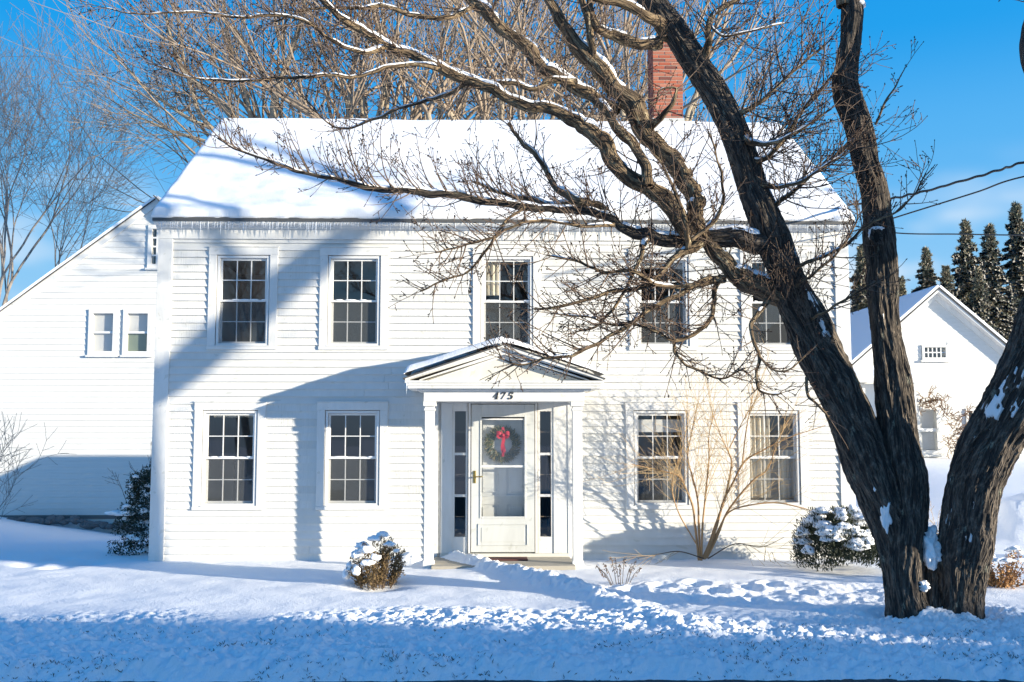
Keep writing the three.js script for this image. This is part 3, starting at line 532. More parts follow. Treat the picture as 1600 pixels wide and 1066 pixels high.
// snow lying on the upper side of a limb
function snowOn(parent, P, R, seed, cover = 0.5, thick = 0.5, maxT = 0.045) {
  let run = [];
  const flush = () => {
    if (run.length > 2) {
      const seg = 8, base = 0, mb = new Mesher();
      run.forEach((s, j) => { const fade = Math.min(1, j / 2, (run.length - 1 - j) / 2);
        for (let a = 0; a <= seg; a++) { const th = lerp(-1.25, 1.25, a / seg) * s.span, rr = s.r * 0.97 + s.t * fade * Math.cos(clamp(th / s.span * 1.2, -1.57, 1.57)); mb.v(V().copy(s.p).addScaledVector(s.up, Math.cos(th) * rr).addScaledVector(s.side, Math.sin(th) * rr), s.up, s.p.x * 2 + a * 0.02, s.p.y * 2); } });
      for (let j = 0; j < run.length - 1; j++) for (let a = 0; a < seg; a++) { const q = base + j * (seg + 1) + a; mb.i.push(q, q + 1, q + seg + 1, q + 1, q + seg + 2, q + seg + 1); }
      mesh('limb_snow', mb.geo(true), M.snowSoft, parent);
    } run = [];
  };
  for (let k = 1; k < P.length - 1; k++) {
    const t = V().subVectors(P[k + 1], P[k - 1]).normalize(), side = V().crossVectors(t, V(0, 1, 0)); const flat = side.length(); side.normalize();
    const up = V().crossVectors(side, t).normalize();
    const n = fbm(P[k].x * 2.1 + seed, P[k].y * 2.1, P[k].z * 2.1, 3) + 0.25 * noise3(P[k].x * 9, P[k].y * 9, seed);
    const ok = n > 0.30 - cover - (flat - 0.7) * 0.5 && flat > 0.33;
    if (ok) run.push({ p: P[k], r: R[k], up, side, span: clamp(0.45 + n * 0.7 + (flat - 0.6) * 0.4, 0.32, 0.85), t: Math.min(maxT, R[k] * thick + 0.006) * clamp(0.7 + n, 0.4, 1.3) * clamp(flat * 1.15, 0.3, 1) }); else flush();
  }
  flush();
}
// crooked twig with spurs, buds and a lift toward the light
function twig(T, R, p, dir, len, r, level, o) {
  const n = Math.max(3, Math.round(len / 0.075)), st = len / n, P = [p.clone()], Q = [r]; let d = dir.clone().normalize(), pos = p.clone(); const sp = [];
  const bendA = (R() - 0.5) * 0.22, bendB = (R() - 0.5) * 0.22;
  for (let k = 1; k <= n; k++) {
    d.x += bendA * 0.35 + (R() - 0.5) * o.kink; d.y += (R() - 0.5) * o.kink + o.lift * (0.4 + k / n); d.z += bendB * 0.35 + (R() - 0.5) * o.kink; d.normalize();
    pos = pos.clone().addScaledVector(d, st); P.push(pos); Q.push(Math.max(o.minR, r * (1 - 0.75 * k / n)));
    if (level > 0 && k < n && k > 0.5 && R() < o.fork) sp.push([pos, d.clone(), k / n]);
  }
  T.wood.tube(P, Q, r > 0.009 ? 6 : r > 0.005 ? 4 : 3);
  if (o.buds && T.bud) { T.bud.blob(pos, 0.0055, 0.011, 0.0055, d, 4); if (R() < 0.6) for (const s of [-1, 1]) { const e = V(d.z * s, 0.4, -d.x * s).normalize(); T.bud.blob(pos.clone().addScaledVector(e, 0.006).addScaledVector(d, -0.01), 0.004, 0.008, 0.004, e, 4); } }
  for (const [q, e, f] of sp) {
    const a = V(R() - 0.5, R() - 0.5, (R() - 0.5) * 0.9).cross(e).normalize(), ang = 0.5 + R() * 0.7;
    const nd = e.clone().multiplyScalar(Math.cos(ang)).addScaledVector(a, Math.sin(ang));
    twig(T, R, q, nd, len * (0.25 + 0.4 * R()) * (1.15 - f * 0.6), Math.max(o.minR, r * 0.6 * (1 - f * 0.4)), level - 1, o);
  }
  if (o.buds && T.bud && level <= 1) for (let k = 1; k < P.length - 1; k++) if (R() < 0.55) { const e = V(R() - 0.5, R() * 0.6, R() - 0.5).normalize(); T.bud.blob(P[k].clone().addScaledVector(e, 0.007), 0.004, 0.008, 0.004, e, 4); }
  return { P, Q };
}

// ------------------------------------------------------------------ the old maple in front
{
  const TZ = 4.44, base = onY(1452, 962, -0.03);
  const maple = thing('maple_tree', 'big bare maple with three dark rough trunks and snow lined limbs, right foreground', 'tree');
  const tr = (rows, z0 = TZ) => rows.map(r => { const z = r[3] === undefined ? z0 : r[3]; return { p: at(r[0], r[1], z), r: r[2] / 2 * (EYE.z - z) / FOC * 0.93 }; });
  const T = { wood: new Mesher(), bud: new Mesher() }, R = rng(2024), limbs = [];
  const rough = (seed, amp) => (c, s, l, r, t) => {
    const f = r * 23; const w = 0.25 * noise3(l * 1.6, seed, c * 1.5);
    const n1 = noise3(c * f + w + seed, s * f + w, l * 2.8 + seed), n2 = noise3(c * f * 2.1, s * f * 2.1 + seed, l * 7.5), n3 = noise3(c * 1.3 + seed, s * 1.3, l * 1.4);
    return r * amp * (0.42 - Math.abs(n1) * 1.5) + r * amp * 0.55 * (0.3 - Math.abs(n2)) + r * 0.2 * n3 + amp * 0.05 * r * noise3(c * 9, s * 9, l * 16);
  };
  function trunk(rows, seed, z0, o = {}) {
    const L = smoothLimb(tr(rows, z0).map(q => ({ p: q.p, r: q.r * (o.slim ?? 0.96) })), 0.018), m = new Mesher(), sides = 112;
    const flare = (c, s, l, r, t) => rough(seed, 0.15)(c, s, l, r, t) + (o.flare ? r * 0.2 * Math.exp(-l / 0.16) * (0.6 + 0.8 * Math.abs(noise3(c * 1.6, s * 1.6, seed))) : 0) + (o.knots || []).reduce((q, [kl, kc, ks, kr, kh]) => q + kh * Math.exp(-((l - kl) ** 2 + (r * r) * ((c - kc) ** 2 + (s - ks) ** 2)) / (kr * kr)), 0);
    m.tube(L.P, L.R, sides, flare); const g = m.geo(true); fixSeam(g, sides, L.P.length);
    const t = mesh('trunk', g, M.bark, maple); snowOn(t, L.P, L.R.map(r => r * 1.02), seed, o.cover ?? 0.12, 0.12, 0.05); return [t, L];
  }
  function limb(rows, o = {}) {
    const L = smoothLimb(tr(rows, o.z), 0.022); wobble(L, limbs.length + 1); const m = new Mesher(), sides = L.R[0] > 0.06 ? 36 : L.R[0] > 0.03 ? 18 : 9, rf = rough(limbs.length * 3.7 + 5, 0.07);
    m.tube(L.P, L.R, sides, L.R[0] > 0.03 ? rf : (c, s, l, r) => r * 0.25 * noise3(c, s, l * 9 + limbs.length)); const g = m.geo(true); fixSeam(g, sides, L.P.length);
    const bm = mesh('branch', g, L.R[0] > 0.075 ? (o.dark ? M.bark : M.barkLimb) : M.barkLimb, maple);
    snowOn(bm, L.P, L.R, limbs.length * 1.3, (o.cover ?? 0.28) + 0.1, 0.6, 0.045); limbs.push({ ...L, o }); return L;
  }
  // three trunks: [column, row, width, distance]
  const [, LA] = trunk([[1420, 985, 74, 4.45], [1412, 930, 66, 4.44], [1400, 850, 68], [1374, 770, 80], [1344, 690, 82], [1308, 600, 80], [1281, 550, 78], [1257, 500, 75], [1233, 450, 69], [1217, 400, 62], [1196, 340, 59], [1179, 300, 56, 4.3], [1154, 225, 53, 4.2], [1120, 150, 53, 4.1], [1087, 100, 47, 4.05], [1055, 50, 47, 4], [1019, 0, 46, 3.95], [985, -50, 42, 3.9], [930, -140, 36, 3.8], [880, -260, 26, 3.7], [840, -400, 12, 3.6]], 1.7, TZ, { flare: true, cover: 0.0, slim: 0.9 });
  const [, LB] = trunk([[1434, 990, 74, 4.52], [1416, 930, 62, 4.5], [1413, 850, 64, 4.5], [1416, 800, 68, 4.5], [1414, 745, 70, 4.5], [1406, 700, 62, 4.5], [1396, 600, 61, 4.5], [1387, 540, 55, 4.5], [1381, 480, 51, 4.5], [1379, 410, 48, 4.5], [1375, 370, 50, 4.5], [1371, 335, 45, 4.5], [1366, 300, 45, 4.5], [1352, 250, 46, 4.5], [1341, 200, 45, 4.5], [1325, 150, 47, 4.5], [1321, 125, 44, 4.5], [1325, 95, 38, 4.5], [1330, 60, 37, 4.5], [1332, 20, 38, 4.5], [1330, 2, 34, 4.5]], 6.1, TZ, { flare: true, cover: -0.3, knots: [[1.05, 0.7, -0.7, 0.12, 0.10], [3.68, 0.8, 0.5, 0.07, 0.05], [3.52, -1, 0.1, 0.10, 0.03]] });
  { const L = smoothLimb(tr([[1452, 1000, 66, 4.36], [1452, 940, 60, 4.36], [1453, 890, 50, 4.38], [1454, 858, 30, 4.42]]), 0.02), m = new Mesher(); m.tube(L.P, L.R, 64, rough(8.8, 0.13)); const g = m.geo(true); fixSeam(g, 64, L.P.length); mesh('root_crown', g, M.bark, maple); }
  const [, LC] = trunk([[1498, 990, 74, 4.5], [1500, 940, 70, 4.5], [1503, 895, 76, 4.55], [1509, 850, 82, 4.65], [1517, 800, 86, 4.8], [1527, 750, 88, 4.98], [1546, 700, 92, 5.15], [1574, 650, 95, 5.3], [1603, 600, 95, 5.45], [1622, 550, 92, 5.55], [1636, 500, 90, 5.65], [1650, 450, 86, 5.75]], 12.3, TZ, { flare: true, cover: 0.05 });
  // broken crown of the middle trunk, jagged
  { const j = new Mesher(); const c = at(1324, 4, 4.5); for (let i = 0; i < 9; i++) { const a = i / 9 * 6.283, p = c.clone().add(V(Math.cos(a) * 0.06 - 0.02, -0.04, Math.sin(a) * 0.06)); j.tube([p, p.clone().add(V(-0.015, 0.08 + 0.05 * R(), 0)), p.clone().add(V(-0.03 - 0.02 * R(), 0.13 + 0.18 * R() * (a > 2 && a < 4.5 ? 1.6 : 0.3), 0))], [0.035, 0.026, 0.008], 6); } mesh('splintered_top', j.geo(true), M.barkLimb, maple);
    const k = new Mesher(); k.blob(at(1342, 6, 4.5), 0.085, 0.05, 0.09, V(0.2, 1, 0).normalize(), 14); mesh('snow_cap', k.geo(true), M.snowSoft, maple); }
  // right trunk forks outside the picture: one heavy limb sweeps right, one climbs
  const raw = (pts) => pts.map(([x, y, z, r]) => ({ p: V(x, y, z), r }));
  const e0 = LC.P[LC.P.length - 4];
  function rawLimb(pts, o = {}) { const L = smoothLimb(raw(pts), 0.05), m = new Mesher(); m.tube(L.P, L.R, 28, rough(pts[0][0] * 3, 0.1)); const g = m.geo(true); fixSeam(g, 28, L.P.length); snowOn(mesh('branch', g, M.bark, maple), L.P, L.R, 3, 0.2, 0.4); limbs.push({ ...L, o: { dens: 3, len: 0.9, lift: 0.05, ...o } }); }
  rawLimb([[e0.x, e0.y, e0.z, 0.24], [6.3, 4.05, 5.9, 0.21], [7.7, 4.75, 6, 0.20], [9.4, 6.05, 6.1, 0.19], [11.3, 7.5, 6.2, 0.11], [13.0, 8.95, 6.3, 0.07], [14.4, 10.8, 6.4, 0.04]]);
  rawLimb([[e0.x - 0.02, e0.y - 0.1, e0.z, 0.2], [5.5, 3.9, 5.75, 0.16], [5.5, 4.8, 5.6, 0.13], [5.33, 5.5, 5.4, 0.09], [5.5, 6.2, 5.3, 0.08], [5.9, 7.6, 5.2, 0.05]], { dens: 1.0 });
  rawLimb([[9.3, 5.9, 6.1, 0.09], [8.4, 6.9, 6.0, 0.07], [7.9, 7.6, 6.0, 0.055], [7.0, 7.9, 6.0, 0.05], [6.0, 8.3, 6.0, 0.02]]);
  rawLimb([[11.6, 7.7, 6.2, 0.10], [11.5, 8.9, 6.1, 0.08], [10.4, 9.9, 6.0, 0.05], [9.6, 10.9, 6.0, 0.02]]);

  // ---- traced limbs of the left trunk
  const big = { dens: 3.0, len: 0.55, lift: 0.06 };
  // heavy side limb and the long low branch it feeds
  limb([[1205, 378, 40], [1160, 372, 37], [1105, 376, 31], [1060, 374, 24], [1019, 371, 20], [981, 361, 16], [951, 340, 13], [915, 333, 12], [863, 330, 12, 4.5], [825, 323, 12, 4.55], [788, 319, 12, 4.6], [750, 313, 12, 4.65], [713, 306, 12.5, 4.7], [675, 300, 12, 4.75], [638, 300, 11, 4.8], [600, 297, 10.5, 4.8], [563, 289, 9, 4.85], [525, 278, 8, 4.9], [470, 270, 6, 4.95], [432, 259, 5, 5], [375, 236, 3.6, 5], [338, 214, 2.4, 5]], { dark: true, dens: 7.5, len: 0.55, lift: 0.10, cover: 0.30 });
  limb([[951, 341, 14], [935, 322, 14], [900, 311, 13], [867, 289, 11, 4.2], [840, 248, 9, 4.1], [814, 218, 7, 4], [795, 191, 4, 3.95]], { dens: 5, len: 0.5, lift: 0.06 });
  limb([[940, 325, 12], [905, 318, 12, 4.3], [860, 318, 10, 4.1], [820, 308, 8, 4.0], [780, 300, 6, 3.9], [740, 285, 4, 3.8]], { dens: 6, len: 0.5, lift: 0.09 });
  // main leaning limb
  const Lm = [[1225, 462, 44], [1190, 448, 40], [1160, 436, 34], [1140, 424, 30], [1116, 398, 27], [1098, 368, 27], [1088, 337, 28], [1081, 311, 29], [1069, 275, 30], [1045, 240, 31, 4.35], [1019, 210, 33, 4.3], [993, 180, 34, 4.25], [963, 143, 30, 4.2], [932, 109, 28, 4.15], [899, 64, 25, 4.1], [872, 34, 19, 4.05], [857, 0, 17, 4], [845, -50, 14, 4], [820, -130, 8, 4]];
  limb(Lm, { ...big, dark: false, cover: 0.34, dens: 4 });
  // second limb from the same joint, sweeping into the longest branch
  limb([[1078, 372, 26, 4.5], [1062, 340, 29, 4.5], [1030, 308, 30, 4.5], [1000, 285, 28, 4.5], [963, 255, 28, 4.5], [938, 225, 28, 4.5], [919, 203, 24, 4.5], [900, 191, 20, 4.5], [863, 176, 17.5, 4.5], [825, 169, 17, 4.5], [788, 150, 17, 4.5], [750, 133, 17, 4.5], [713, 119, 18, 4.55], [675, 102, 17, 4.6], [638, 84, 16, 4.6], [611, 71, 14, 4.65], [581, 56, 14, 4.7], [555, 43, 13, 4.75], [529, 26, 11, 4.8], [510, 8, 10, 4.85], [490, -25, 8, 4.9], [465, -80, 5, 5]], { ...big, dens: 5, cover: 0.36 });
  limb([[1012, 290, 18, 4.6], [1008, 263, 17, 4.6], [989, 229, 17, 4.55], [963, 199, 16, 4.5], [944, 169, 15, 4.4], [925, 150, 13, 4.3]], { ...big });
  limb([[968, 170, 22, 4.25], [945, 161, 19, 4.2], [919, 146, 18, 4.2], [882, 128, 20, 4.2], [855, 109, 21, 4.15], [825, 79, 22, 4.1], [788, 49, 22, 4.1], [758, 19, 21, 4.05], [738, 0, 20, 4], [700, -40, 16, 4], [650, -100, 9, 4]], { ...big, cover: 0.36, dens: 4.5 });
  limb([[900, 128, 12, 4.3], [868, 126, 11, 4.4], [838, 140, 9, 4.45], [800, 132, 8, 4.5], [760, 128, 6, 4.5], [720, 118, 4, 4.5]], { ...big, dens: 5 });
  // upper limbs of the left trunk
  limb([[1032, 66, 24, 4.05], [1000, 69, 20, 4.1], [963, 60, 18, 4.15], [935, 45, 15, 4.2], [925, 22, 12, 4.2], [918, -15, 10, 4.2], [905, -70, 6, 4.2]], { ...big });
  limb([[1047, 58, 22, 4.0], [1008, 24, 16, 4.2], [978, 8, 14, 4.3], [930, -4, 12, 4.4], [880, -30, 8, 4.5]], { ...big });
  limb([[932, 108, 14, 4.2], [927, 80, 13, 4.2], [918, 38, 13, 4.2], [910, 0, 12, 4.2], [903, -50, 9, 4.2]], { ...big });
  limb([[1090, 98, 14, 4.1], [1102, 82, 12, 4.15], [1107, 62, 11, 4.2], [1108, 38, 10, 4.25], [1122, 16, 9, 4.3], [1150, 0, 8, 4.3], [1190, -30, 5, 4.4]], { ...big, dens: 6, lift: 0.05, cover: 0.0 });
  limb([[1122, 15, 6, 4.3], [1112, 40, 5, 4.4], [1122, 56, 4, 4.45], [1170, 50, 3.5, 4.5], [1230, 35, 2.5, 4.5]], { ...big, dens: 7 });
  limb([[1020, 196, 14, 4.35], [1035, 178, 9, 4.5], [1053, 158, 7, 4.6], [1058, 138, 4, 4.6], [1034, 140, 3.4, 4.6], [1026, 160, 2.4, 4.6]], { ...big, dens: 3, cover: 0.2 });
  limb([[1163, 215, 12, 4.3], [1180, 224, 9, 4.5], [1205, 226, 6, 4.6], [1250, 205, 4.5, 4.7], [1300, 170, 3, 4.8]], { ...big, dens: 9, len: 0.6, lift: 0.05 });
  limb([[1150, 180, 12, 4.2], [1185, 160, 7, 4.3], [1230, 120, 5, 4.4], [1290, 70, 3, 4.5]], { ...big, dens: 9, len: 0.7 });
  limb([[1170, 255, 12, 4.3], [1205, 240, 7, 4.5], [1250, 180, 5, 4.6], [1305, 110, 3, 4.7]], { ...big, dens: 9, len: 0.7 });
  limb([[1200, 330, 10, 4.4], [1240, 300, 6, 4.6], [1285, 260, 4.5, 4.7], [1340, 215, 3, 4.8]], { ...big, dens: 9, len: 0.6 });
  limb([[1185, 290, 10, 4.4], [1225, 290, 6, 4.7], [1265, 275, 4.5, 4.9], [1320, 240, 3, 5]], { ...big, dens: 9, len: 0.55 });
  // drooping lower branches in front of the wall
  limb([[1132, 436, 16, 4.5], [1090, 443, 11, 4.6], [1060, 461, 9.5, 4.7], [1015, 484, 8.5, 4.75], [993, 503, 8, 4.8], [955, 525, 7, 4.8], [918, 544, 6.5, 4.85], [888, 556, 5.5, 4.9], [850, 559, 4.5, 4.9], [815, 568, 3.5, 4.9], [780, 560, 2.5, 4.9]], { dens: 8, len: 0.45, lift: 0.02, cover: 0.05 });
  limb([[1126, 432, 12, 4.45], [1119, 452, 9, 4.5], [1117, 478, 8, 4.55], [1105, 505, 7, 4.6], [1083, 521, 6.5, 4.6], [1053, 531, 6, 4.65], [1026, 518, 5.5, 4.7], [996, 507, 5, 4.7], [960, 505, 4, 4.75], [920, 495, 3, 4.8], [860, 490, 2.5, 4.8]], { dens: 8, len: 0.4, lift: 0.02, cover: 0.05 });
  limb([[1053, 531, 5.5, 4.65], [1055, 552, 5, 4.7], [1068, 566, 4.5, 4.7], [1094, 580, 4, 4.7], [1130, 590, 3.5, 4.65], [1165, 575, 3, 4.6]], { dens: 8, len: 0.4, lift: -0.02, cover: 0 });
  limb([[1200, 470, 12, 4.6], [1185, 492, 8, 4.8], [1173, 512, 6.5, 4.85], [1177, 533, 6, 4.9], [1188, 558, 5.5, 4.9], [1181, 585, 5, 4.9], [1185, 608, 4.5, 4.9], [1207, 619, 3.5, 4.9], [1222, 616, 2.5, 4.9]], { dens: 6, len: 0.35, lift: 0, cover: 0 });
  limb([[1188, 558, 4.5, 4.9], [1205, 576, 4, 4.95], [1230, 578, 3, 5], [1258, 555, 2.4, 5]], { dens: 7, len: 0.3, lift: 0.03, cover: 0 });
  limb([[1098, 378, 16, 4.5], [1075, 390, 13, 4.65], [1053, 402, 10, 4.7], [1026, 431, 9, 4.75], [1000, 449, 7.5, 4.8], [963, 452, 6.5, 4.85], [925, 466, 5.5, 4.9], [880, 478, 4.5, 4.9], [835, 482, 3, 4.9]], { dens: 8, len: 0.45, lift: 0.03, cover: 0.1 });
  limb([[1076, 388, 12, 4.7], [1072, 364, 9, 4.8], [1068, 335, 7, 4.85], [1056, 300, 6, 4.9], [1040, 268, 4.5, 4.9], [1020, 240, 3, 4.95]], { dens: 6, len: 0.4, lift: 0.06, cover: 0.1 });
  limb([[1080, 375, 8, 4.75], [1110, 352, 7, 4.8], [1128, 318, 6, 4.85], [1130, 280, 5, 4.9], [1118, 245, 4, 4.9], [1108, 205, 3, 4.9]], { dens: 6, len: 0.4, lift: 0.05, cover: 0.1 });
  limb([[1110, 434, 10, 4.6], [1068, 450, 8, 4.75], [1030, 446, 7, 4.9], [990, 425, 6, 5], [950, 425, 5, 5.05], [905, 410, 4, 5.1], [855, 400, 2.6, 5.1]], { dens: 8, len: 0.42, lift: 0.03, cover: 0.05 });
  limb([[1012, 371, 10, 4.5], [1000, 400, 7, 4.7], [985, 440, 6, 4.8], [960, 478, 5, 4.85], [930, 510, 4, 4.9], [900, 520, 2.6, 4.9]], { dens: 8, len: 0.42, lift: 0.0, cover: 0 });
  limb([[960, 352, 7, 4.6], [900, 352, 6, 4.8], [850, 345, 5.5, 4.9], [800, 355, 5, 5], [760, 375, 4, 5], [720, 385, 3.5, 5.05], [680, 395, 2.4, 5.1]], { dens: 8, len: 0.45, lift: 0, cover: 0.05 });
  limb([[820, 324, 6, 4.6], [790, 345, 5, 4.8], [760, 390, 4.5, 4.9], [735, 420, 4, 4.95], [690, 440, 3.2, 5], [655, 455, 2.4, 5]], { dens: 7, len: 0.35, lift: 0, cover: 0 });
  limb([[1244, 418, 7, 4.6], [1282, 404, 5.5, 4.8], [1320, 384, 5, 4.9], [1352, 356, 4.5, 5], [1400, 330, 4, 5.05], [1432, 300, 3, 5.1], [1446, 270, 2, 5.1]], { dens: 6, len: 0.35, lift: 0.04, cover: 0.0 });
  limb([[1265, 500, 6, 4.6], [1300, 480, 4.5, 4.9], [1340, 455, 3.6, 5.05], [1372, 440, 2.5, 5.1]], { dens: 8, len: 0.35, lift: 0.04, cover: 0 });
  limb([[1240, 450, 6, 4.6], [1270, 430, 5, 4.9], [1305, 400, 4, 5.0], [1335, 350, 3, 5.05], [1340, 310, 2, 5.1]], { dens: 8, len: 0.4, lift: 0.04, cover: 0 });
  limb([[1260, 590, 6, 4.75], [1265, 620, 5, 4.9], [1285, 640, 4, 5], [1300, 660, 2.5, 5]], { dens: 6, len: 0.3, lift: 0.02, cover: 0 });
  limb([[1368, 195, 5, 4.6], [1380, 170, 3.6, 4.7], [1398, 138, 2.8, 4.75], [1410, 110, 2, 4.8]], { dens: 5, len: 0.2, lift: 0.04, cover: 0 });
  // upper left sprays crossing the sky
  limb([[611, 71, 9, 4.65], [560, 82, 7, 4.8], [520, 66, 6, 4.9], [470, 28, 5.5, 5], [430, 24, 5, 5], [370, 25, 4, 5.1], [300, 18, 3.5, 5.1], [215, 22, 2.4, 5.2], [160, 10, 1.6, 5.2]], { dens: 7, len: 0.45, lift: 0.03 });
  limb([[690, 108, 9, 4.6], [620, 100, 7, 4.8], [560, 120, 6.5, 4.9], [500, 118, 6, 5], [440, 122, 5, 5], [380, 126, 4, 5.1], [300, 122, 3, 5.1], [240, 100, 2, 5.2]], { dens: 7, len: 0.45, lift: 0.04 });
  limb([[735, 127, 8, 4.5], [690, 150, 6, 4.3], [640, 165, 5, 4.1], [590, 185, 4, 4.0], [530, 200, 3, 3.9], [470, 150, 2, 3.9]], { dens: 5, len: 0.45, lift: 0.04 });
  limb([[745, 5, 10, 4.05], [700, 28, 9, 4.3], [655, 25, 8, 4.4], [600, 8, 7, 4.5], [560, 12, 6, 4.6], [500, 10, 5, 4.6], [430, 35, 3, 4.6]], { dens: 6, len: 0.5, lift: 0.04 });

  // twigs along every limb
  for (const L of limbs) {
    const o = { kink: 0.20, lift: L.o.lift ?? 0.04, fork: 0.5, minR: 0.0031, buds: true };
    const dens = (L.o.dens ?? 4) * 3.4, N = Math.round(L.L * dens);
    for (let i = 0; i < N; i++) {
      const f = Math.pow((i + R()) / N, 0.85), k = clamp(Math.floor(f * (L.P.length - 1)), 1, L.P.length - 2), t = V().subVectors(L.P[k + 1], L.P[k - 1]).normalize(), r = L.R[k];
      if (r > 0.14 && R() < 0.6) continue;
      const side = V(R() - 0.5, R() - 0.42, (R() - 0.5) * 0.9).cross(t).normalize(); if (side.y < 0 && R() < 0.35 + 3 * Math.max(0, o.lift)) side.y *= -0.8;
      const d = side.multiplyScalar(0.8 + R() * 0.5).addScaledVector(t, r > 0.05 ? 0.2 : 0.75).normalize();
      const len = (L.o.len ?? 0.5) * 1.3 * (0.25 + 0.9 * R() * R() + 0.25 * R());
      twig(T, R, L.P[k].clone().addScaledVector(d, r * 0.7), d, len, clamp(0.0040 + len * 0.0065, 0.0034, Math.max(0.0035, r * 0.7)), len > 0.3 ? 2 : 1, o);
    }
    const e = L.P.length - 1, t = V().subVectors(L.P[e], L.P[e - 2]).normalize(); twig(T, R, L.P[e], t, 0.35, 0.0042, 2, o);
  }
  // red brown water shoots bristling from the left trunk
  for (let i = 0; i < 85; i++) { const px = 1165 + R() * 110, py = lerp(395, 470, R()) + (px - 1165) * 0.25; const p = at(px, py, 4.72 + R() * 0.05); twig(T, R, p, V(R() - 0.5, 0.5 + R() * 0.5, 0.7 * R()), 0.12 + 0.3 * R(), 0.0036, 1, { kink: 0.22, lift: 0.08, fork: 0.5, minR: 0.0026, buds: true }); }
  for (let i = 0; i < 22; i++) { const p = at(1340 + R() * 40, 140 + R() * 260, 4.62); twig(T, R, p, V(R() - 0.5, 0.4 + R() * 0.4, 0.4 * R()), 0.1 + 0.25 * R(), 0.003, 1, { kink: 0.2, lift: 0.08, fork: 0.4, minR: 0.0024, buds: true }); }
  tag(mesh('twigs', T.wood.geo(), M.twig, maple), 'fine bare twigs', undefined, undefined, 'stuff');
  tag(mesh('buds', T.bud.geo(), M.bud, maple), 'small dark red buds', undefined, undefined, 'stuff');
  // snow wedged in the forks
  const lump = (list, seed) => { const gs = list.map(([px, py, z, rx, ry, rz]) => { const g = new THREE.IcosahedronGeometry(1, 5), p = g.attributes.position; for (let i = 0; i < p.count; i++) { const v = V(p.getX(i), p.getY(i), p.getZ(i)); v.multiplyScalar(1 + 1.1 * fbm(v.x * 1.7 + px, v.y * 1.7 + seed, v.z * 1.7, 5)); p.setXYZ(i, v.x * rx, v.y * ry, v.z * rz); } const m = mergeVertices(g.deleteAttribute('normal') && g.deleteAttribute('uv') && g ? stripped(g) : g); m.computeVertexNormals(); const c = at(px, py, z); m.translate(c.x, c.y, c.z); const uv = new Float32Array(m.attributes.position.count * 2); for (let i = 0; i < uv.length / 2; i++) { uv[2 * i] = m.attributes.position.getX(i); uv[2 * i + 1] = m.attributes.position.getY(i); } m.setAttribute('uv', new THREE.BufferAttribute(uv, 2)); return m; }); return merge(gs); };
  function stripped(g) { const q = new THREE.BufferGeometry(); q.setAttribute('position', g.attributes.position); return q; }
  for (const l of [[[1454, 862, 4.6, 0.09, 0.15, 0.12], [1452, 835, 4.55, 0.08, 0.08, 0.10]], [[1441, 915, 4.64, 0.07, 0.05, 0.08]], [[1384, 800, 4.62, 0.05, 0.17, 0.06], [1368, 765, 4.60, 0.035, 0.09, 0.05]], [[1470, 974, 4.72, 0.10, 0.06, 0.10], [1512, 966, 4.75, 0.07, 0.05, 0.08]]]) mesh('fork_snow', lump(l, 3), M.snowSoft, maple);
  // snow packed into the bark furrows: a thin shell that the ridges poke through
  for (const [L, seed, l0, l1, ax, ay, thr] of [[LC, 3.3, 0.9, 3.1, 0.86, -0.5, 0.02], [LA, 7.7, 2.9, 4.4, -0.8, -0.55, 0.02], [LA, 2.1, 4.4, 6.0, -0.9, 0.2, 0.0], [LB, 5.2, 3.0, 3.5, 0.2, -0.95, 0.12]]) {
    const m = new Mesher(), sides = 90;
    m.tube(L.P, L.R, sides, (c, q, l, r) => { const face = q * ax + c * ay, on = sm(l0, l0 + 0.25, l) * (1 - sm(l1 - 0.25, l1, l)) * sm(0.45, 0.85, face), n = fbm(c * 2.2 + seed, q * 2.2, l * 3.1 + seed, 4) + 0.3 * noise3(c * 7, q * 7 + seed, l * 8); return r * lerp(-0.4, 0.035, sm(-0.06, 0.06, n - thr - (1 - on) * 0.9)); }, false);
    const g = m.geo(true); fixSeam(g, sides, L.P.length); mesh('bark_snow', g, M.snowSoft, maple);
  }
  { // healed knot hole on the middle trunk
    const c = at(1369, 371, 4.715), ring = new THREE.TorusGeometry(0.058, 0.024, 10, 28); { const p = ring.attributes.position; for (let i = 0; i < p.count; i++) { const f = 1 + 0.35 * noise3(p.getX(i) * 22, p.getY(i) * 22, p.getZ(i) * 22); p.setXYZ(i, p.getX(i) * f * 0.85, p.getY(i) * f * 1.3, p.getZ(i)); } ring.computeVertexNormals(); }
    ring.translate(c.x, c.y, c.z); const kn = mesh('knot_hole', ring, M.bark, maple); kn.userData.label = 'dark oval knot hole with a snowy rim';
    const h = new THREE.SphereGeometry(1, 16, 12); h.scale(0.042, 0.066, 0.02); h.translate(c.x, c.y, c.z - 0.004); mesh('hollow', h, std([0.012, 0.011, 0.01], 1), kn);
    mesh('rim_snow', lump([[1371, 357, 4.715, 0.055, 0.022, 0.03], [1360, 366, 4.71, 0.018, 0.05, 0.022]], 5), M.snowSoft, kn);
  }
}
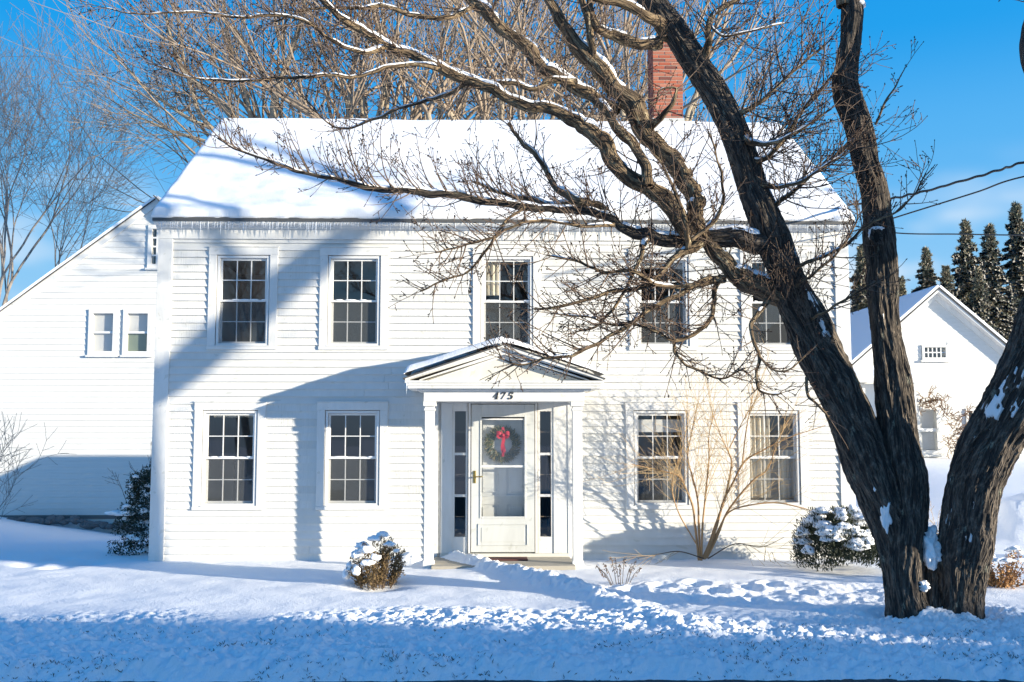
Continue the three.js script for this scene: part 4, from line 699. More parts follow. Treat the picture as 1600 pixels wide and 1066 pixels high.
// ------------------------------------------------------------------ neighbouring buildings
const clapUnit = (() => { const g = prism([[0, 0], [0.10, 0], [0.02, 1], [0, 1]], 1); g.rotateY(Math.PI / 2); g.scale(1, 1, -1); g.index && 0; const q = new THREE.BoxGeometry(1, 1, 1, 1, 1, 1); const p = q.attributes.position; for (let i = 0; i < p.count; i++) { const top = p.getY(i) > 0, fr = p.getZ(i) > 0; p.setXYZ(i, p.getX(i) + 0.5, p.getY(i) + 0.5, fr ? (top ? 0.2 : 1) : 0); } q.computeVertexNormals(); return q; })();
function clapRow(parent, x0, x1, y, h, z, depth = 0.022, mat = M.clap) { const m = mesh('clapboard', clapUnit, mat, parent); m.position.set(x0, y, z); m.scale.set(x1 - x0, h, depth); return m; }
function simpleWindow(parent, x0, x1, y0, y1, z, cols, rows, o = {}) {
  const t = o.t ?? 0.1, c = mesh('window', merge([box(x0 - t, x0, y0 - t, y1 + t, z, z + 0.06), box(x1, x1 + t, y0 - t, y1 + t, z, z + 0.06), box(x0, x1, y1, y1 + t, z, z + 0.06), box(x0, x1, y0 - t, y0, z, z + 0.06), box(x0 - t - 0.05, x1 + t + 0.05, y0 - t - 0.06, y0 - t - 0.001, z, z + 0.1)]), M.trim, parent);
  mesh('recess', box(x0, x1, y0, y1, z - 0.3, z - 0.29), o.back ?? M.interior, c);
  const bars = []; const b = o.bar ?? 0.035;
  for (let i = 1; i < cols; i++) { const x = lerp(x0, x1, i / cols); bars.push(box(x - b / 2, x + b / 2, y0, y1, z - 0.02, z + 0.012)); }
  for (let j = 1; j < rows; j++) { const y = lerp(y0, y1, j / rows); for (let i = 0; i < cols; i++) bars.push(box(lerp(x0, x1, i / cols) + (i ? b / 2 : 0), lerp(x0, x1, (i + 1) / cols) - (i < cols - 1 ? b / 2 : 0), y - b / 2, y + b / 2, z - 0.02, z + 0.012)); }
  if (bars.length) mesh('muntin', merge(bars), M.sash, c);
  for (let i = 0; i < cols; i++) for (let j = 0; j < rows; j++) mesh('pane', new THREE.PlaneGeometry((x1 - x0) / cols - b, (y1 - y0) / rows - b).translate(lerp(x0, x1, (i + 0.5) / cols), lerp(y0, y1, (j + 0.5) / rows), z - 0.005), M.glass, c);
  return c;
}
const wallWithHoles = (outline, holes, z, th) => { const s = new THREE.Shape(outline.map(p => new THREE.Vector2(...p))); for (const [a, b, c, d] of holes) s.holes.push(new THREE.Path([[a, c], [a, d], [b, d], [b, c]].map(p => new THREE.Vector2(...p)))); const g = new THREE.ExtrudeGeometry(s, { depth: th, bevelEnabled: false }); g.translate(0, 0, z - th); return metreUV(g); };
function snowSlab(A, B, C, D, th) { // snow on a roof plane, corners in order, rounded a little
  const mb = new Mesher(), n = V().subVectors(B, A).cross(V().subVectors(D, A)).normalize(); if (n.y < 0) n.negate(); const N = 26;
  for (let j = 0; j <= N; j++) for (let i = 0; i <= N; i++) { const u = sm(0, 1, i / N), v = sm(0, 1, j / N), p = A.clone().lerp(B, u).lerp(D.clone().lerp(C, u), v); const e = Math.min(u, 1 - u, v, 1 - v) * 14; p.addScaledVector(n, th * (0.6 + 0.4 * Math.sqrt(clamp(e, 0, 1))) * (1 + 0.35 * fbm(p.x * 0.6, p.y * 0.6, p.z * 0.6, 3))); mb.v(p, n, p.x, p.z); }
  for (let j = 0; j < N; j++) for (let i = 0; i < N; i++) { const a = j * (N + 1) + i, w = N + 1; mb.i.push(a, a + 1, a + w, a + 1, a + w + 1, a + w); }
  const rim = []; for (let i = 0; i <= N; i++) rim.push(i); for (let j = 1; j <= N; j++) rim.push(j * (N + 1) + N); for (let i = N - 1; i >= 0; i--) rim.push(N * (N + 1) + i); for (let j = N - 1; j >= 0; j--) rim.push(j * (N + 1));
  let pv = null; for (const k of rim) { const p = V(mb.p[k * 3], mb.p[k * 3 + 1], mb.p[k * 3 + 2]), q = p.clone().addScaledVector(n, -th * 0.7), a = mb.v(p, n, p.x, p.z), b = mb.v(q, n, p.x, p.z); if (pv) mb.i.push(pv[0], pv[1], a, a, pv[1], b); pv = [a, b]; }
  return mb.geo(true);
}
{ // big white building behind on the left
  const Z = -18, ap = at(246, 312, Z), le = at(0, 490, Z), sl = (ap.y - le.y) / (ap.x - le.x);
  const x0 = ap.x - 9.2, x1 = ap.x + 4.6, roofY = x => ap.y - (x < ap.x ? (ap.x - x) * sl : (x - ap.x) * 0.95), y0 = -2.0;
  const b = thing('neighbour_house', 'large white clapboard building with long sloping roof behind the house, far left', 'house');
  const w1 = [at(144, 549, Z).x, at(176, 549, Z).x, at(160, 549, Z).y, at(160, 490, Z).y], w2 = [at(198, 549, Z).x, at(230, 549, Z).x, w1[2], w1[3]], w3 = [at(237, 413, Z).x, at(260, 413, Z).x, at(240, 413, Z).y, at(240, 358, Z).y];
  const holes = [w1, w2, w3];
  const wall = mesh('wall', merge([wallWithHoles([[x0, y0], [x1, y0], [x1, roofY(x1)], [ap.x, ap.y], [x0, roofY(x0)]], holes, Z, 0.2), box(x1 - 0.2, x1, y0, roofY(x1) - 0.1, Z - 9, Z - 0.2), box(x0, x0 + 0.2, y0, roofY(x0) - 0.1, Z - 9, Z - 0.2), wallWithHoles([[x0, y0], [x1, y0], [x1, roofY(x1)], [ap.x, ap.y], [x0, roofY(x0)]], [], Z - 9, 0.2)]), M.clap, b);
  const E = 0.186;
  for (let y = at(100, 806, Z).y + 0.02; y < ap.y - 0.15; y += E) {
    const yt = y + E * 0.9; let a = Math.max(x0, ap.x - (ap.y - yt) / sl), c = Math.min(x1, ap.x + (ap.y - yt) / 0.95); if (c - a < 0.15) continue;
    let segs = [[a, c]];
    for (const [p, q, r, s] of holes) if (y + E > r - 0.1 && y < s + 0.1) segs = segs.flatMap(([m, n]) => q + 0.1 <= m || p - 0.1 >= n ? [[m, n]] : [[m, p - 0.1], [q + 0.1, n]].filter(t => t[1] - t[0] > 0.03));
    for (const [m, n] of segs) clapRow(wall, m, n, y, E, Z + 0.002, 0.028);
  }
  const pale = std([0.50, 0.50, 0.49], 0.8), green = std([0.16, 0.2, 0.15], 0.8);
  const k = [w1, w2].map(w => { const c = simpleWindow(b, w[0], w[1], w[2], w[3], Z + 0.01, 1, 2, { t: 0.13, bar: 0.07 }); return c; });
  mesh('window_shade', box(w1[0], w1[1], w1[2], w1[3], Z - 0.1, Z - 0.09), pale, k[0]); mesh('window_shade', box(w2[0], w2[1], (w2[2] + w2[3]) / 2, w2[3], Z - 0.1, Z - 0.09), pale, k[1]); mesh('window_shade', box(w2[0], w2[1], w2[2], (w2[2] + w2[3]) / 2 - 0.01, Z - 0.1, Z - 0.09), green, k[1]);
  simpleWindow(b, w3[0], w3[1], w3[2], w3[3], Z + 0.01, 3, 4, { t: 0.13, bar: 0.05 });
  // rakes and roof
  const rake = (xa, xb, z0, z1, d0, d1) => { const g = prism([[xa, roofY(xa) - d1], [xb, roofY(xb) - d1], [xb, roofY(xb) - d0], [xa, roofY(xa) - d0]], z1 - z0); g.translate(0, 0, z0); return g; };
  mesh('rake_board', merge([rake(x0 - 0.3, ap.x, Z + 0.03, Z + 0.07, -0.02, 0.22), rake(ap.x, x1 + 0.3, Z + 0.03, Z + 0.20, -0.02, 0.30)]), M.trim, b);
  const roof = mesh('roof', merge([rake(x0 - 0.4, ap.x, Z - 9.3, Z + 0.14, -0.06, -0.021), rake(ap.x, x1 + 0.4, Z - 9.3, Z + 0.45, -0.06, -0.021)]), M.shingle, b);
  for (const [xa, xb] of [[x0 - 0.4, ap.x], [x1 + 0.4, ap.x]]) mesh('roof_snow', snowSlab(V(xa, roofY(xa) + 0.055, Z + 0.15), V(xb, roofY(xb) + 0.055, Z + 0.15), V(xb, roofY(xb) + 0.055, Z - 9.2), V(xa, roofY(xa) + 0.055, Z - 9.2), 0.11), M.snowSoft, roof);
  // rubble foundation showing through the snow
  const R = rng(8); const sg = [0, 1, 2].map(i => { const g = new THREE.IcosahedronGeometry(1, 2), p = g.attributes.position; for (let q = 0; q < p.count; q++) { const f = 1 + 0.35 * noise3(p.getX(q) * 1.2 + i * 5, p.getY(q) * 1.2, p.getZ(q) * 1.2); p.setXYZ(q, p.getX(q) * f, p.getY(q) * f, p.getZ(q) * f); } g.computeVertexNormals(); return g; });
  for (let i = 0; i < 26; i++) { const p = at(18 + i * 8 + R() * 4, 811 + R() * 6 + (i > 12 ? (i - 12) * 1.1 : 0), Z + 0.3); const m = mesh('foundation_stone', sg[i % 3], M.stone, b); m.position.copy(p); m.scale.set(0.16 + R() * 0.14, 0.06 + R() * 0.08, 0.12); m.rotation.y = R() * 6; }
  mesh('sill_beam', box(x0, x1, at(100, 806, Z).y - 0.1, at(100, 806, Z).y + 0.019, Z + 0.001, Z + 0.03), M.stone, b);
}
{ // low shed behind the house, throws the flat shadow across the neighbour's wall
  const s = thing('back_shed', 'low grey shed with snowy gable roof hidden behind the white house', 'shed', [0, 0, 0]);
  const x0 = -3.7, x1 = 3.6, zr = -13.0, zf = -11.0, hr = 2.85, he = 1.55;
  mesh('wall', merge([box(x0 + 0.1, x1, -1.2, he, zf - 0.2, zf - 0.1), box(x0 + 0.1, x1, -1.2, he, 2 * zr - zf + 0.1, 2 * zr - zf + 0.2), ...[x0 + 0.1, x1 - 0.1].map(x => { const g = prism([[-zf + 0.2, -1.2], [-(2 * zr - zf) - 0.2, -1.2], [-(2 * zr - zf) - 0.2, he], [-zr, hr - 0.1], [-zf + 0.2, he]], 0.1); g.rotateY(Math.PI / 2); g.translate(x, 0, 0); return metreUV(g); })]), M.clapB, s);
  const r = mesh('roof', sweepX([[zf + 0.1, he - 0.05], [zf + 0.1, he + 0.02], [zr, hr], [2 * zr - zf - 0.1, he + 0.02], [2 * zr - zf - 0.1, he - 0.05], [zr, hr - 0.08]], x0, x1 + 0.2), M.shingle, s);
  for (const d of [1, -1]) mesh('roof_snow', snowSlab(V(x0, he + 0.02, d > 0 ? zf + 0.1 : 2 * zr - zf - 0.1), V(x1 + 0.2, he + 0.02, d > 0 ? zf + 0.1 : 2 * zr - zf - 0.1), V(x1 + 0.2, hr, zr), V(x0, hr, zr), 0.1), M.snowSoft, r);
}
{ // small white house to the right
  const Z = -15, ap = at(1460, 455, Z), hw = 3.3, sl = 0.86, y0 = 0.3, yE = ap.y - hw * sl;
  const b = thing('neighbour_house', 'small white gabled house with tiny attic window between the maple trunks', 'house');
  const aw = [at(1444, 559, Z).x, at(1477, 559, Z).x, at(1460, 559, Z).y, at(1460, 543, Z).y], dr = [at(1438, 704, Z).x, at(1464, 704, Z).x, at(1450, 704, Z).y, at(1450, 640, Z).y], rw = [at(1513, 671, Z).x, at(1530, 671, Z).x, at(1520, 671, Z).y, at(1520, 642, Z).y];
  const out = [[ap.x - hw, y0], [ap.x + hw, y0], [ap.x + hw, yE], [ap.x, ap.y], [ap.x - hw, yE]];
  const wall = mesh('wall', merge([wallWithHoles(out, [aw, dr, rw], Z, 0.2), wallWithHoles(out, [], Z - 9, 0.2), box(ap.x - hw, ap.x - hw + 0.2, y0, yE - 0.05, Z - 9, Z - 0.2), box(ap.x + hw - 0.2, ap.x + hw, y0, yE - 0.05, Z - 9, Z - 0.2)]), M.clap, b);
  for (let y = 0.9, E = 0.13; y < ap.y - 0.2; y += E) { const h = Math.min(hw, (ap.y - y - E) / sl); let segs = [[ap.x - h, ap.x + h]]; for (const [p, q, r, s] of [aw, dr, rw]) if (y + E > r - 0.08 && y < s + 0.08) segs = segs.flatMap(([m, n]) => q + 0.08 <= m || p - 0.08 >= n ? [[m, n]] : [[m, p - 0.08], [q + 0.08, n]].filter(t => t[1] - t[0] > 0.03)); for (const [m, n] of segs) clapRow(wall, m, n, y, E, Z + 0.002, 0.018); }
  simpleWindow(b, aw[0], aw[1], aw[2], aw[3], Z + 0.01, 5, 2, { t: 0.07, bar: 0.03 });
  const d = simpleWindow(b, dr[0], dr[1], dr[2], dr[3], Z + 0.012, 1, 2, { t: 0.12, bar: 0.1 }); mesh('curtain', box(dr[0], dr[1], dr[2], dr[3], Z - 0.12, Z - 0.11), M.blind, d);
  simpleWindow(b, rw[0], rw[1], rw[2], rw[3], Z + 0.01, 2, 2, { t: 0.07, bar: 0.035 });
  const Y = x => ap.y - Math.abs(x - ap.x) * sl, seg = (xa, xb, z0, z1, d0, d1) => { const g = prism([[xa, Y(xa) - d1], [xb, Y(xb) - d1], [xb, Y(xb) - d0], [xa, Y(xa) - d0]], z1 - z0); g.translate(0, 0, z0); return g; };
  const ov = 0.35;
  mesh('rake_board', merge([seg(ap.x - hw - ov, ap.x, Z + 0.02, Z + 0.30, -0.02, 0.06), seg(ap.x, ap.x + hw + ov, Z + 0.02, Z + 0.30, -0.02, 0.06), seg(ap.x - hw - ov, ap.x, Z + 0.02, Z + 0.06, 0.062, 0.26), seg(ap.x, ap.x + hw + ov, Z + 0.02, Z + 0.06, 0.062, 0.26)]), M.trim, b);
  const roof = mesh('roof', merge([seg(ap.x - hw - ov, ap.x, Z - 9.2, Z + 0.33, -0.10, -0.021), seg(ap.x, ap.x + hw + ov, Z - 9.2, Z + 0.33, -0.10, -0.021)]), M.shingle, b);
  for (const s of [-1, 1]) { const e = ap.x + s * (hw + ov); mesh('roof_snow', snowSlab(V(e, Y(e) + 0.1, Z + 0.34), V(ap.x, ap.y + 0.1, Z + 0.34), V(ap.x, ap.y + 0.1, Z - 9.2), V(e, Y(e) + 0.1, Z - 9.2), 0.1), M.snowSoft, roof); }
  // lean-to porch on its left
  const pz = -13.6, pl = at(1300, 592, pz), pr = at(1443, 592, pz);
  const lt = mesh('porch_roof', merge([sweepX([[pz, pl.y - 0.10], [pz, pl.y + 0.02], [Z + 0.02, pl.y + 0.42], [Z + 0.02, pl.y + 0.30]], pl.x, pr.x)]), M.trim, b);
  mesh('porch_snow', snowSlab(V(pl.x, pl.y + 0.03, pz), V(pr.x, pl.y + 0.03, pz), V(pr.x, pl.y + 0.43, Z + 0.1), V(pl.x, pl.y + 0.43, Z + 0.1), 0.05), M.snowSoft, lt);
  for (const px of [1345, 1395, 1432]) { const p = at(px, 600, pz + 0.05); mesh('porch_post', box(p.x - 0.06, p.x + 0.06, 0.6, pl.y - 0.101, pz - 0.25, pz - 0.13), M.trim, b); }
  mesh('porch_wall', box(pl.x + 0.1, at(1425, 600, pz).x, 0.5, pl.y - 0.12, pz - 0.5, pz - 0.4), M.clap, b);
}

// ------------------------------------------------------------------ houses across the street (behind the viewer): their long shadows lie on the verge
function streetHouse(x0, x1, zr, ridge, label, col) {
  const b = thing('street_house', label, 'house', [0, 0, 0], 0, 'houses across the street'), d = 3.6, e = ridge - d * 0.72, zf = zr - d;
  mesh('wall', merge([box(x0, x1, -0.3, e, zf, zf + 0.2), box(x0, x1, -0.3, e, zr + d - 0.2, zr + d), ...[x0, x1 - 0.2].map(x => { const g = prism([[-zf - 0.2, -0.3], [-(zr + d) + 0.2, -0.3], [-(zr + d) + 0.2, e], [-zr, ridge - 0.15], [-zf - 0.2, e]].reverse(), 0.2); g.rotateY(Math.PI / 2); g.translate(x, 0, 0); return metreUV(g); })]), col, b);
  const r = mesh('roof', sweepX([[zf - 0.3, e - 0.25], [zf - 0.3, e - 0.16], [zr, ridge], [zr + d + 0.3, e - 0.16], [zr + d + 0.3, e - 0.25], [zr, ridge - 0.1]], x0 - 0.25, x1 + 0.25), M.shingle, b);
  for (const s of [-1, 1]) mesh('roof_snow', snowSlab(V(x0 - 0.25, e - 0.15, zr + s * (d + 0.3)), V(x1 + 0.25, e - 0.15, zr + s * (d + 0.3)), V(x1 + 0.25, ridge, zr), V(x0 - 0.25, ridge, zr), 0.12), M.snowSoft, r);
  for (let i = 0; i < 5; i++) { const x = lerp(x0, x1, (i + 0.5) / 5); if (i === 2) mesh('door', box(x - 0.5, x + 0.5, 0, 2.1, zf - 0.05, zf - 0.001), std([0.12, 0.03, 0.03], 0.6), b); else { const w = mesh('window', merge([box(x - 0.5, x + 0.5, 1.0, 1.1, zf - 0.05, zf - 0.001), box(x - 0.5, x + 0.5, 2.3, 2.4, zf - 0.05, zf - 0.001), box(x - 0.5, x - 0.4, 1.1, 2.3, zf - 0.05, zf - 0.001), box(x + 0.4, x + 0.5, 1.1, 2.3, zf - 0.05, zf - 0.001)]), M.trim, b); mesh('pane', box(x - 0.4, x + 0.4, 1.1, 2.3, zf - 0.02, zf - 0.001), std([0.03, 0.035, 0.04], 0.08), w); } }
}
streetHouse(17.5, 32.6, 21.5, 6.25, 'long grey house with red door across the street, outside the picture', std([0.34, 0.35, 0.36], 0.8));
streetHouse(38.6, 53, 21.8, 6.4, 'long tan house with red door across the street, outside the picture', std([0.42, 0.35, 0.26], 0.8));

// ------------------------------------------------------------------ bare trees behind the houses
function bareTree(seed, base, o) {
  const R = rng(seed), trunk = new Mesher(), fine = new Mesher();
  const go = (p, dir, len, r, lev) => {
    const n = lev > 4 ? 8 : lev > 2 ? 6 : 4, P = [p.clone()], Q = [r]; let d = dir.clone(), pos = p.clone(); const r1 = r * (lev > 4 ? 0.84 : 0.66);
    for (let k = 1; k <= n; k++) { d.x += (R() - 0.5) * o.kink; d.z += (R() - 0.5) * o.kink; d.y += (R() - 0.5) * o.kink * 0.7 + o.up * 0.06; d.normalize(); pos = pos.clone().addScaledVector(d, len / n); P.push(pos); Q.push(lerp(r, r1, k / n));
      if (lev > 0 && lev < 5 && k < n && R() < o.side) { const a = V(R() - 0.5, R() - 0.5, R() - 0.5).cross(d).normalize(), t = 0.6 + R() * 0.5; go(pos, d.clone().multiplyScalar(Math.cos(t)).addScaledVector(a, Math.sin(t)).normalize(), len * (0.5 + 0.3 * R()), Math.max(o.minR, r * 0.45), Math.min(lev - 1, lev > 3 ? lev - 2 : lev - 1)); } }
    (lev > 3 ? trunk : fine).tube(P, Q.map(q => Math.max(o.minR, q)), lev > 4 ? 9 : lev > 3 ? 6 : lev > 1 ? 4 : 3, null, lev <= 0);
    if (lev <= 0) return;
    const kids = R() < 0.3 ? 3 : 2, ph = R() * 6.28, bx = V(1, 0, 0.3).cross(d).normalize(), by = V().crossVectors(d, bx);
    for (let i = 0; i < kids; i++) { const a = ph + i / kids * 6.283 + R() * 0.6, t = o.spread * (0.55 + 0.8 * R()), nd = d.clone().multiplyScalar(Math.cos(t)).addScaledVector(bx, Math.cos(a) * Math.sin(t)).addScaledVector(by, Math.sin(a) * Math.sin(t)); nd.y += o.up * 0.12; go(pos, nd.normalize(), len * (0.70 + 0.22 * R()), r1 * (kids === 2 ? 0.80 : 0.68), lev - 1); }
  };
  for (const rows of o.traced || []) { // limbs surveyed from the photograph, then grown on
    const L = smoothLimb(rows.map(([px, py, w]) => ({ p: at(px, py, base.z), r: w / 2 * (EYE.z - base.z) / FOC })), 0.15); trunk.tube(L.P, L.R, 9, (c, q, l, r) => r * 0.2 * noise3(c + l, q, l * 2));
    for (let i = 0; i < L.L * 1.5; i++) { const k = clamp(Math.floor((0.35 + 0.65 * R()) * (L.P.length - 1)), 1, L.P.length - 2), t = V().subVectors(L.P[k + 1], L.P[k - 1]).normalize(), sd = V(R() - 0.5, R() - 0.5, R() - 0.5).cross(t).normalize(); go(L.P[k], t.clone().multiplyScalar(0.75).addScaledVector(sd, 0.65).normalize(), 0.5 + 0.6 * R(), Math.max(0.014, L.R[k] * 0.3), 3); }
    const e = L.P.length - 1; go(L.P[e], V().subVectors(L.P[e], L.P[e - 2]).normalize(), 1.0, L.R[e], 3);
  }
  for (const s of o.stems) go(base.clone().add(V(s[2] ?? 0, 0, s[3] ?? 0)), V(s[0], 1, s[1]).normalize(), o.len * (0.85 + 0.3 * R()), o.r * (0.8 + 0.3 * R()), o.lev);
  const t = thing(o.name, o.label, 'tree', [0, 0, 0], 0, o.group);
  mesh('trunk', trunk.geo(), o.bark, t); tag(mesh('crown', fine.geo(), o.fine ?? o.bark, t), 'bare branches and twigs', undefined, undefined, 'stuff');
}
const tan = std([0.37, 0.305, 0.22], 0.95, { bumpMap: barkHeight, bumpScale: 0.01 }), tanFine = std([0.28, 0.215, 0.155], 0.9), greyB = std([0.26, 0.225, 0.195], 0.95), greyF = std([0.27, 0.215, 0.18], 0.95);
{
  const G = 'bare trees rising behind the roof', spot = (px, z) => { const p = at(px, 600, z); return V(p.x, terrain(p.x, z) - 0.1, z); };
  const rows = [
    [317, spot(548, -22), [[0.02, 0.05], [-0.03, 0.1], [0.08, -0.05]], 6.2, 0.40, 6, 'pale multi stemmed bare tree above the roof, second from the left gable'],
    [321, spot(600, -25), [[0.03, 0], [0.13, 0.1], [-0.07, 0.12]], 6.6, 0.38, 6, 'bare tree with close upright stems above the left middle of the ridge'],
    [333, spot(680, -23), [[-0.05, 0.05], [0.10, 0], [-0.12, -0.1]], 6.2, 0.38, 6, 'bare tree behind the middle of the ridge left of the snowy limbs'],
    [345, spot(790, -26), [[-0.04, 0.1], [0.12, 0]], 6.4, 0.36, 6, 'slender bare tree behind the ridge above the porch gable'],
    [351, spot(900, -24), [[0.04, 0], [-0.10, 0.1]], 6.2, 0.34, 6, 'bare tree behind the roof just left of the brick chimney'],
    [367, spot(1120, -28), [[-0.03, 0], [-0.12, 0.1]], 5.2, 0.15, 6, 'fine twigged bare tree behind the roof right of the brick chimney'],
  ];
  for (const [seed, p, stems, len, r, lev, label] of rows) bareTree(seed, p, { stems, len, r, lev, side: 0.22, kink: 0.42, up: 0.6, spread: 0.34, minR: 0.0085, bark: tan, fine: tanFine, name: 'bare_tree', label, group: G });
  bareTree(308, spot(430, -22), { traced: [[[425, 640, 26], [420, 420, 22], [400, 260, 17], [364, 184, 12], [326, 146, 10], [289, 116, 8], [278, 90, 7], [266, 56, 5.5], [259, 22, 4]], [[405, 280, 12], [360, 232, 9], [338, 208, 8], [311, 176, 7], [300, 143, 6], [293, 122, 5], [282, 60, 3.5]], [[395, 290, 9], [360, 240, 7], [326, 223, 6], [263, 203, 4.5], [210, 180, 3]], [[345, 205, 7], [300, 188, 6], [259, 161, 5], [225, 135, 4], [195, 101, 2.6]], [[410, 300, 16], [425, 210, 13], [430, 150, 11], [452, 90, 9], [470, 30, 7], [480, -30, 6]], [[400, 250, 9], [385, 150, 7], [360, 80, 6], [350, 10, 5]]], stems: [], lev: 5, side: 0.2, kink: 0.3, up: 0.2, spread: 0.36, minR: 0.0085, bark: tan, fine: tanFine, name: 'bare_tree', label: 'bare tan tree leaning left over the left end of the roof', group: G });
  for (const [sd, x, z, lb] of [[511, -9.5, 27, 'bare street tree across the road, left of the viewer'], [523, 3.5, 29, 'bare street tree across the road, behind the viewer']]) bareTree(sd, V(x, -0.1, z), { stems: [[0.02, 0], [0.12, 0.05]], len: 3.2, r: 0.2, lev: 5, side: 0.25, kink: 0.3, up: 0.4, spread: 0.4, minR: 0.012, bark: greyB, fine: greyF, name: 'street_tree', label: lb });
  const q = at(-20, 700, -34); bareTree(402, V(q.x, terrain(q.x, -34), -34), { stems: [[0.0, 0], [0.10, 0.1], [-0.1, 0]], len: 5.2, r: 0.12, lev: 7, side: 0.28, kink: 0.2, up: 0.35, spread: 0.32, minR: 0.0068, bark: greyB, fine: greyF, name: 'bare_tree', label: 'grey bare tree with fine upswept branches at the far left edge' });
  const u = at(-14, 720, -7); bareTree(417, V(u.x, terrain(u.x, -7), -7), { stems: [[0.12, 0], [-0.2, 0]], len: 0.75, r: 0.018, lev: 4, side: 0.4, kink: 0.25, up: 0.3, spread: 0.45, minR: 0.0045, bark: greyB, fine: greyF, name: 'bare_sapling', label: 'thin bare sapling at the left edge before the white building' });
}
// ------------------------------------------------------------------ snowy conifers
{
  const green = std([0.15, 0.17, 0.125], 0.9), olive = std([0.36, 0.30, 0.20], 0.9), wood = std([0.08, 0.06, 0.045], 0.95);
  const make = seed => { // unit tree: height 1, foliage radius about 0.2
    const R = rng(seed), f = new Mesher(), f2 = new Mesher(), s = new Mesher();
    for (let w = 0; w < 190; w++) {
      const h = 0.04 + 0.95 * Math.pow(w / 190, 0.92), a = w * 2.399 + R() * 0.7, L = (0.235 * Math.pow(1 - h, 0.95) + 0.005) * (0.45 + 0.85 * R()), droop = -0.25 + 0.75 * h, d = V(Math.cos(a), droop * 0.5, Math.sin(a)).normalize(), sd = V(-Math.sin(a), 0, Math.cos(a));
      const P = V(0, h, 0), n = Math.max(6, Math.round(L * 130));
      for (let k = 1; k <= n; k++) { const t = k / n, c = P.clone().addScaledVector(d, L * t).add(V(0, -L * 0.28 * t * t, 0));
        for (let q = 0; q < 8; q++) { const sw = (0.007 + 0.009 * R()) * (1.15 - t * 0.45), e = c.clone().addScaledVector(sd, (R() - 0.5) * 0.05 * (1.2 - t) * (L / 0.15)).add(V(0, (R() - 0.5) * 0.012, 0)), o1 = V(R() - 0.5, R() * 0.9 - 0.15, R() - 0.5).normalize().addScaledVector(d, 0.9).normalize(), o2 = V(R() - 0.5, R() - 0.5, R() - 0.5).cross(o1).normalize();
          (R() < 0.45 ? f2 : f).tri(e.clone().addScaledVector(o2, sw * 0.45), e.clone().addScaledVector(o2, -sw * 0.45), e.clone().addScaledVector(o1, sw * 1.7));
          if (R() < (t > 0.4 ? 0.8 : 0.25)) { const g = e.clone().add(V(0, 0.004, 0)), z = sw * (0.8 + 1.3 * R() * R()) * (0.7 + 0.5 * t) * (0.45 + 0.55 * sm(1, 0.75, h)); s.blob(g, z * 0.75, z * 0.34, z * 0.75, V(R() * 0.4, 1, R() * 0.4).normalize(), 5); } }
      }
    }
    return [f.geo(), f2.geo(), s.geo()];
  };
  const trunkG = new THREE.CylinderGeometry(0.003, 0.016, 0.96, 7); trunkG.translate(0, 0.48, 0);
  const kinds = [make(61), make(62), make(63)], list = [[1346, 382, 'snowy dark conifer seen between the main house corner and the middle trunk', -23], [1408, 432, 'short snowy conifer peeping out just right of the middle trunk', -24.5], [1447, 386, 'snowy conifer behind the ridge of the small white house', -25.5], [1508, 344, 'tall pointed snowy conifer left of the twin conifers', -28], [1546, 350, 'narrow snowy conifer between two taller ones at right', -30.5], [1587, 316, 'tallest snowy conifer beside the right trunk', -34], [1478, 415, 'low snowy conifer directly above the small house gable', -25], [1528, 420, 'low snowy conifer filling the row behind the small house', -26.5]];
  list.forEach(([px, py, label, z], i) => { const top = at(px, py, z), y0 = terrain(top.x, z) - 0.2, H = top.y - y0, t = thing('conifer', label, 'tree', [top.x, y0, z], i * 1.7, 'snow dusted conifers behind the small house'), k = kinds[i % 3];
    for (const [n, g, m] of [['trunk', trunkG, wood], ['foliage', k[0], green], ['dry_foliage', k[1], olive], ['snow', k[2], M.snowSoft]]) { const q = mesh(n, g, m, t); q.scale.set(H * 1.05, H, H * 1.05); if (n !== 'trunk') q.userData.kind = 'stuff'; } });
}
// ------------------------------------------------------------------ overhead wires and their pole
{
  const pole = thing('utility_pole', 'wooden utility pole with crossarm standing right of the picture', 'pole', [15.5, 0, 3.6]);
  const y0 = groundH(15.5, 3.6, false) - 0.2; const pg = new THREE.CylinderGeometry(0.11, 0.15, 8.2, 14); pg.translate(0, y0 + 4.1, 0); mesh('shaft', pg, std([0.14, 0.11, 0.085], 0.95), pole); mesh('crossarm', rbox(-0.06, 0.06, y0 + 7.5, y0 + 7.62, -0.9, 0.9, 0.01), std([0.14, 0.11, 0.085], 0.95), pole);
  const wireM = std([0.03, 0.03, 0.032], 0.6);
  const wire = (pts, r, label, twist) => { const cv = new THREE.CatmullRomCurve3(pts), P = cv.getPoints(160); if (twist) P.forEach((p, i) => { p.y += 0.007 * Math.sin(i * 0.5) + 0.012 * noise3(i * 0.12, 2, 2); p.z += 0.008 * Math.cos(i * 0.5); }); const m = new Mesher(); m.tube(P, P.map(() => r), 6); tag(mesh('utility_wire', m.geo(), wireM), label, 'wire', 'overhead service wires'); };
  wire([at(1326, 321, 0.15), at(1395, 310, 0.9), at(1440, 300, 1.3), at(1500, 284, 1.9), at(1560, 266, 2.4), at(1600, 254, 2.8), V(15.5, 6.9, 3.6)], 0.016, 'thick twisted service cable running from the eave corner to the right edge', true);
  wire([at(1332, 362, 0.1), at(1396, 341, 0.8), at(1527, 300, 2.0), at(1600, 276, 2.7), V(15.5, 6.2, 3.6)], 0.011, 'thin straight wire just below the twisted service cable');
  wire([at(1328, 352, -20), at(1400, 364, -19), at(1500, 366, -18), at(1600, 367.5, -17), at(1750, 366, -16)], 0.022, 'fine level wire low in front of the conifers');
}
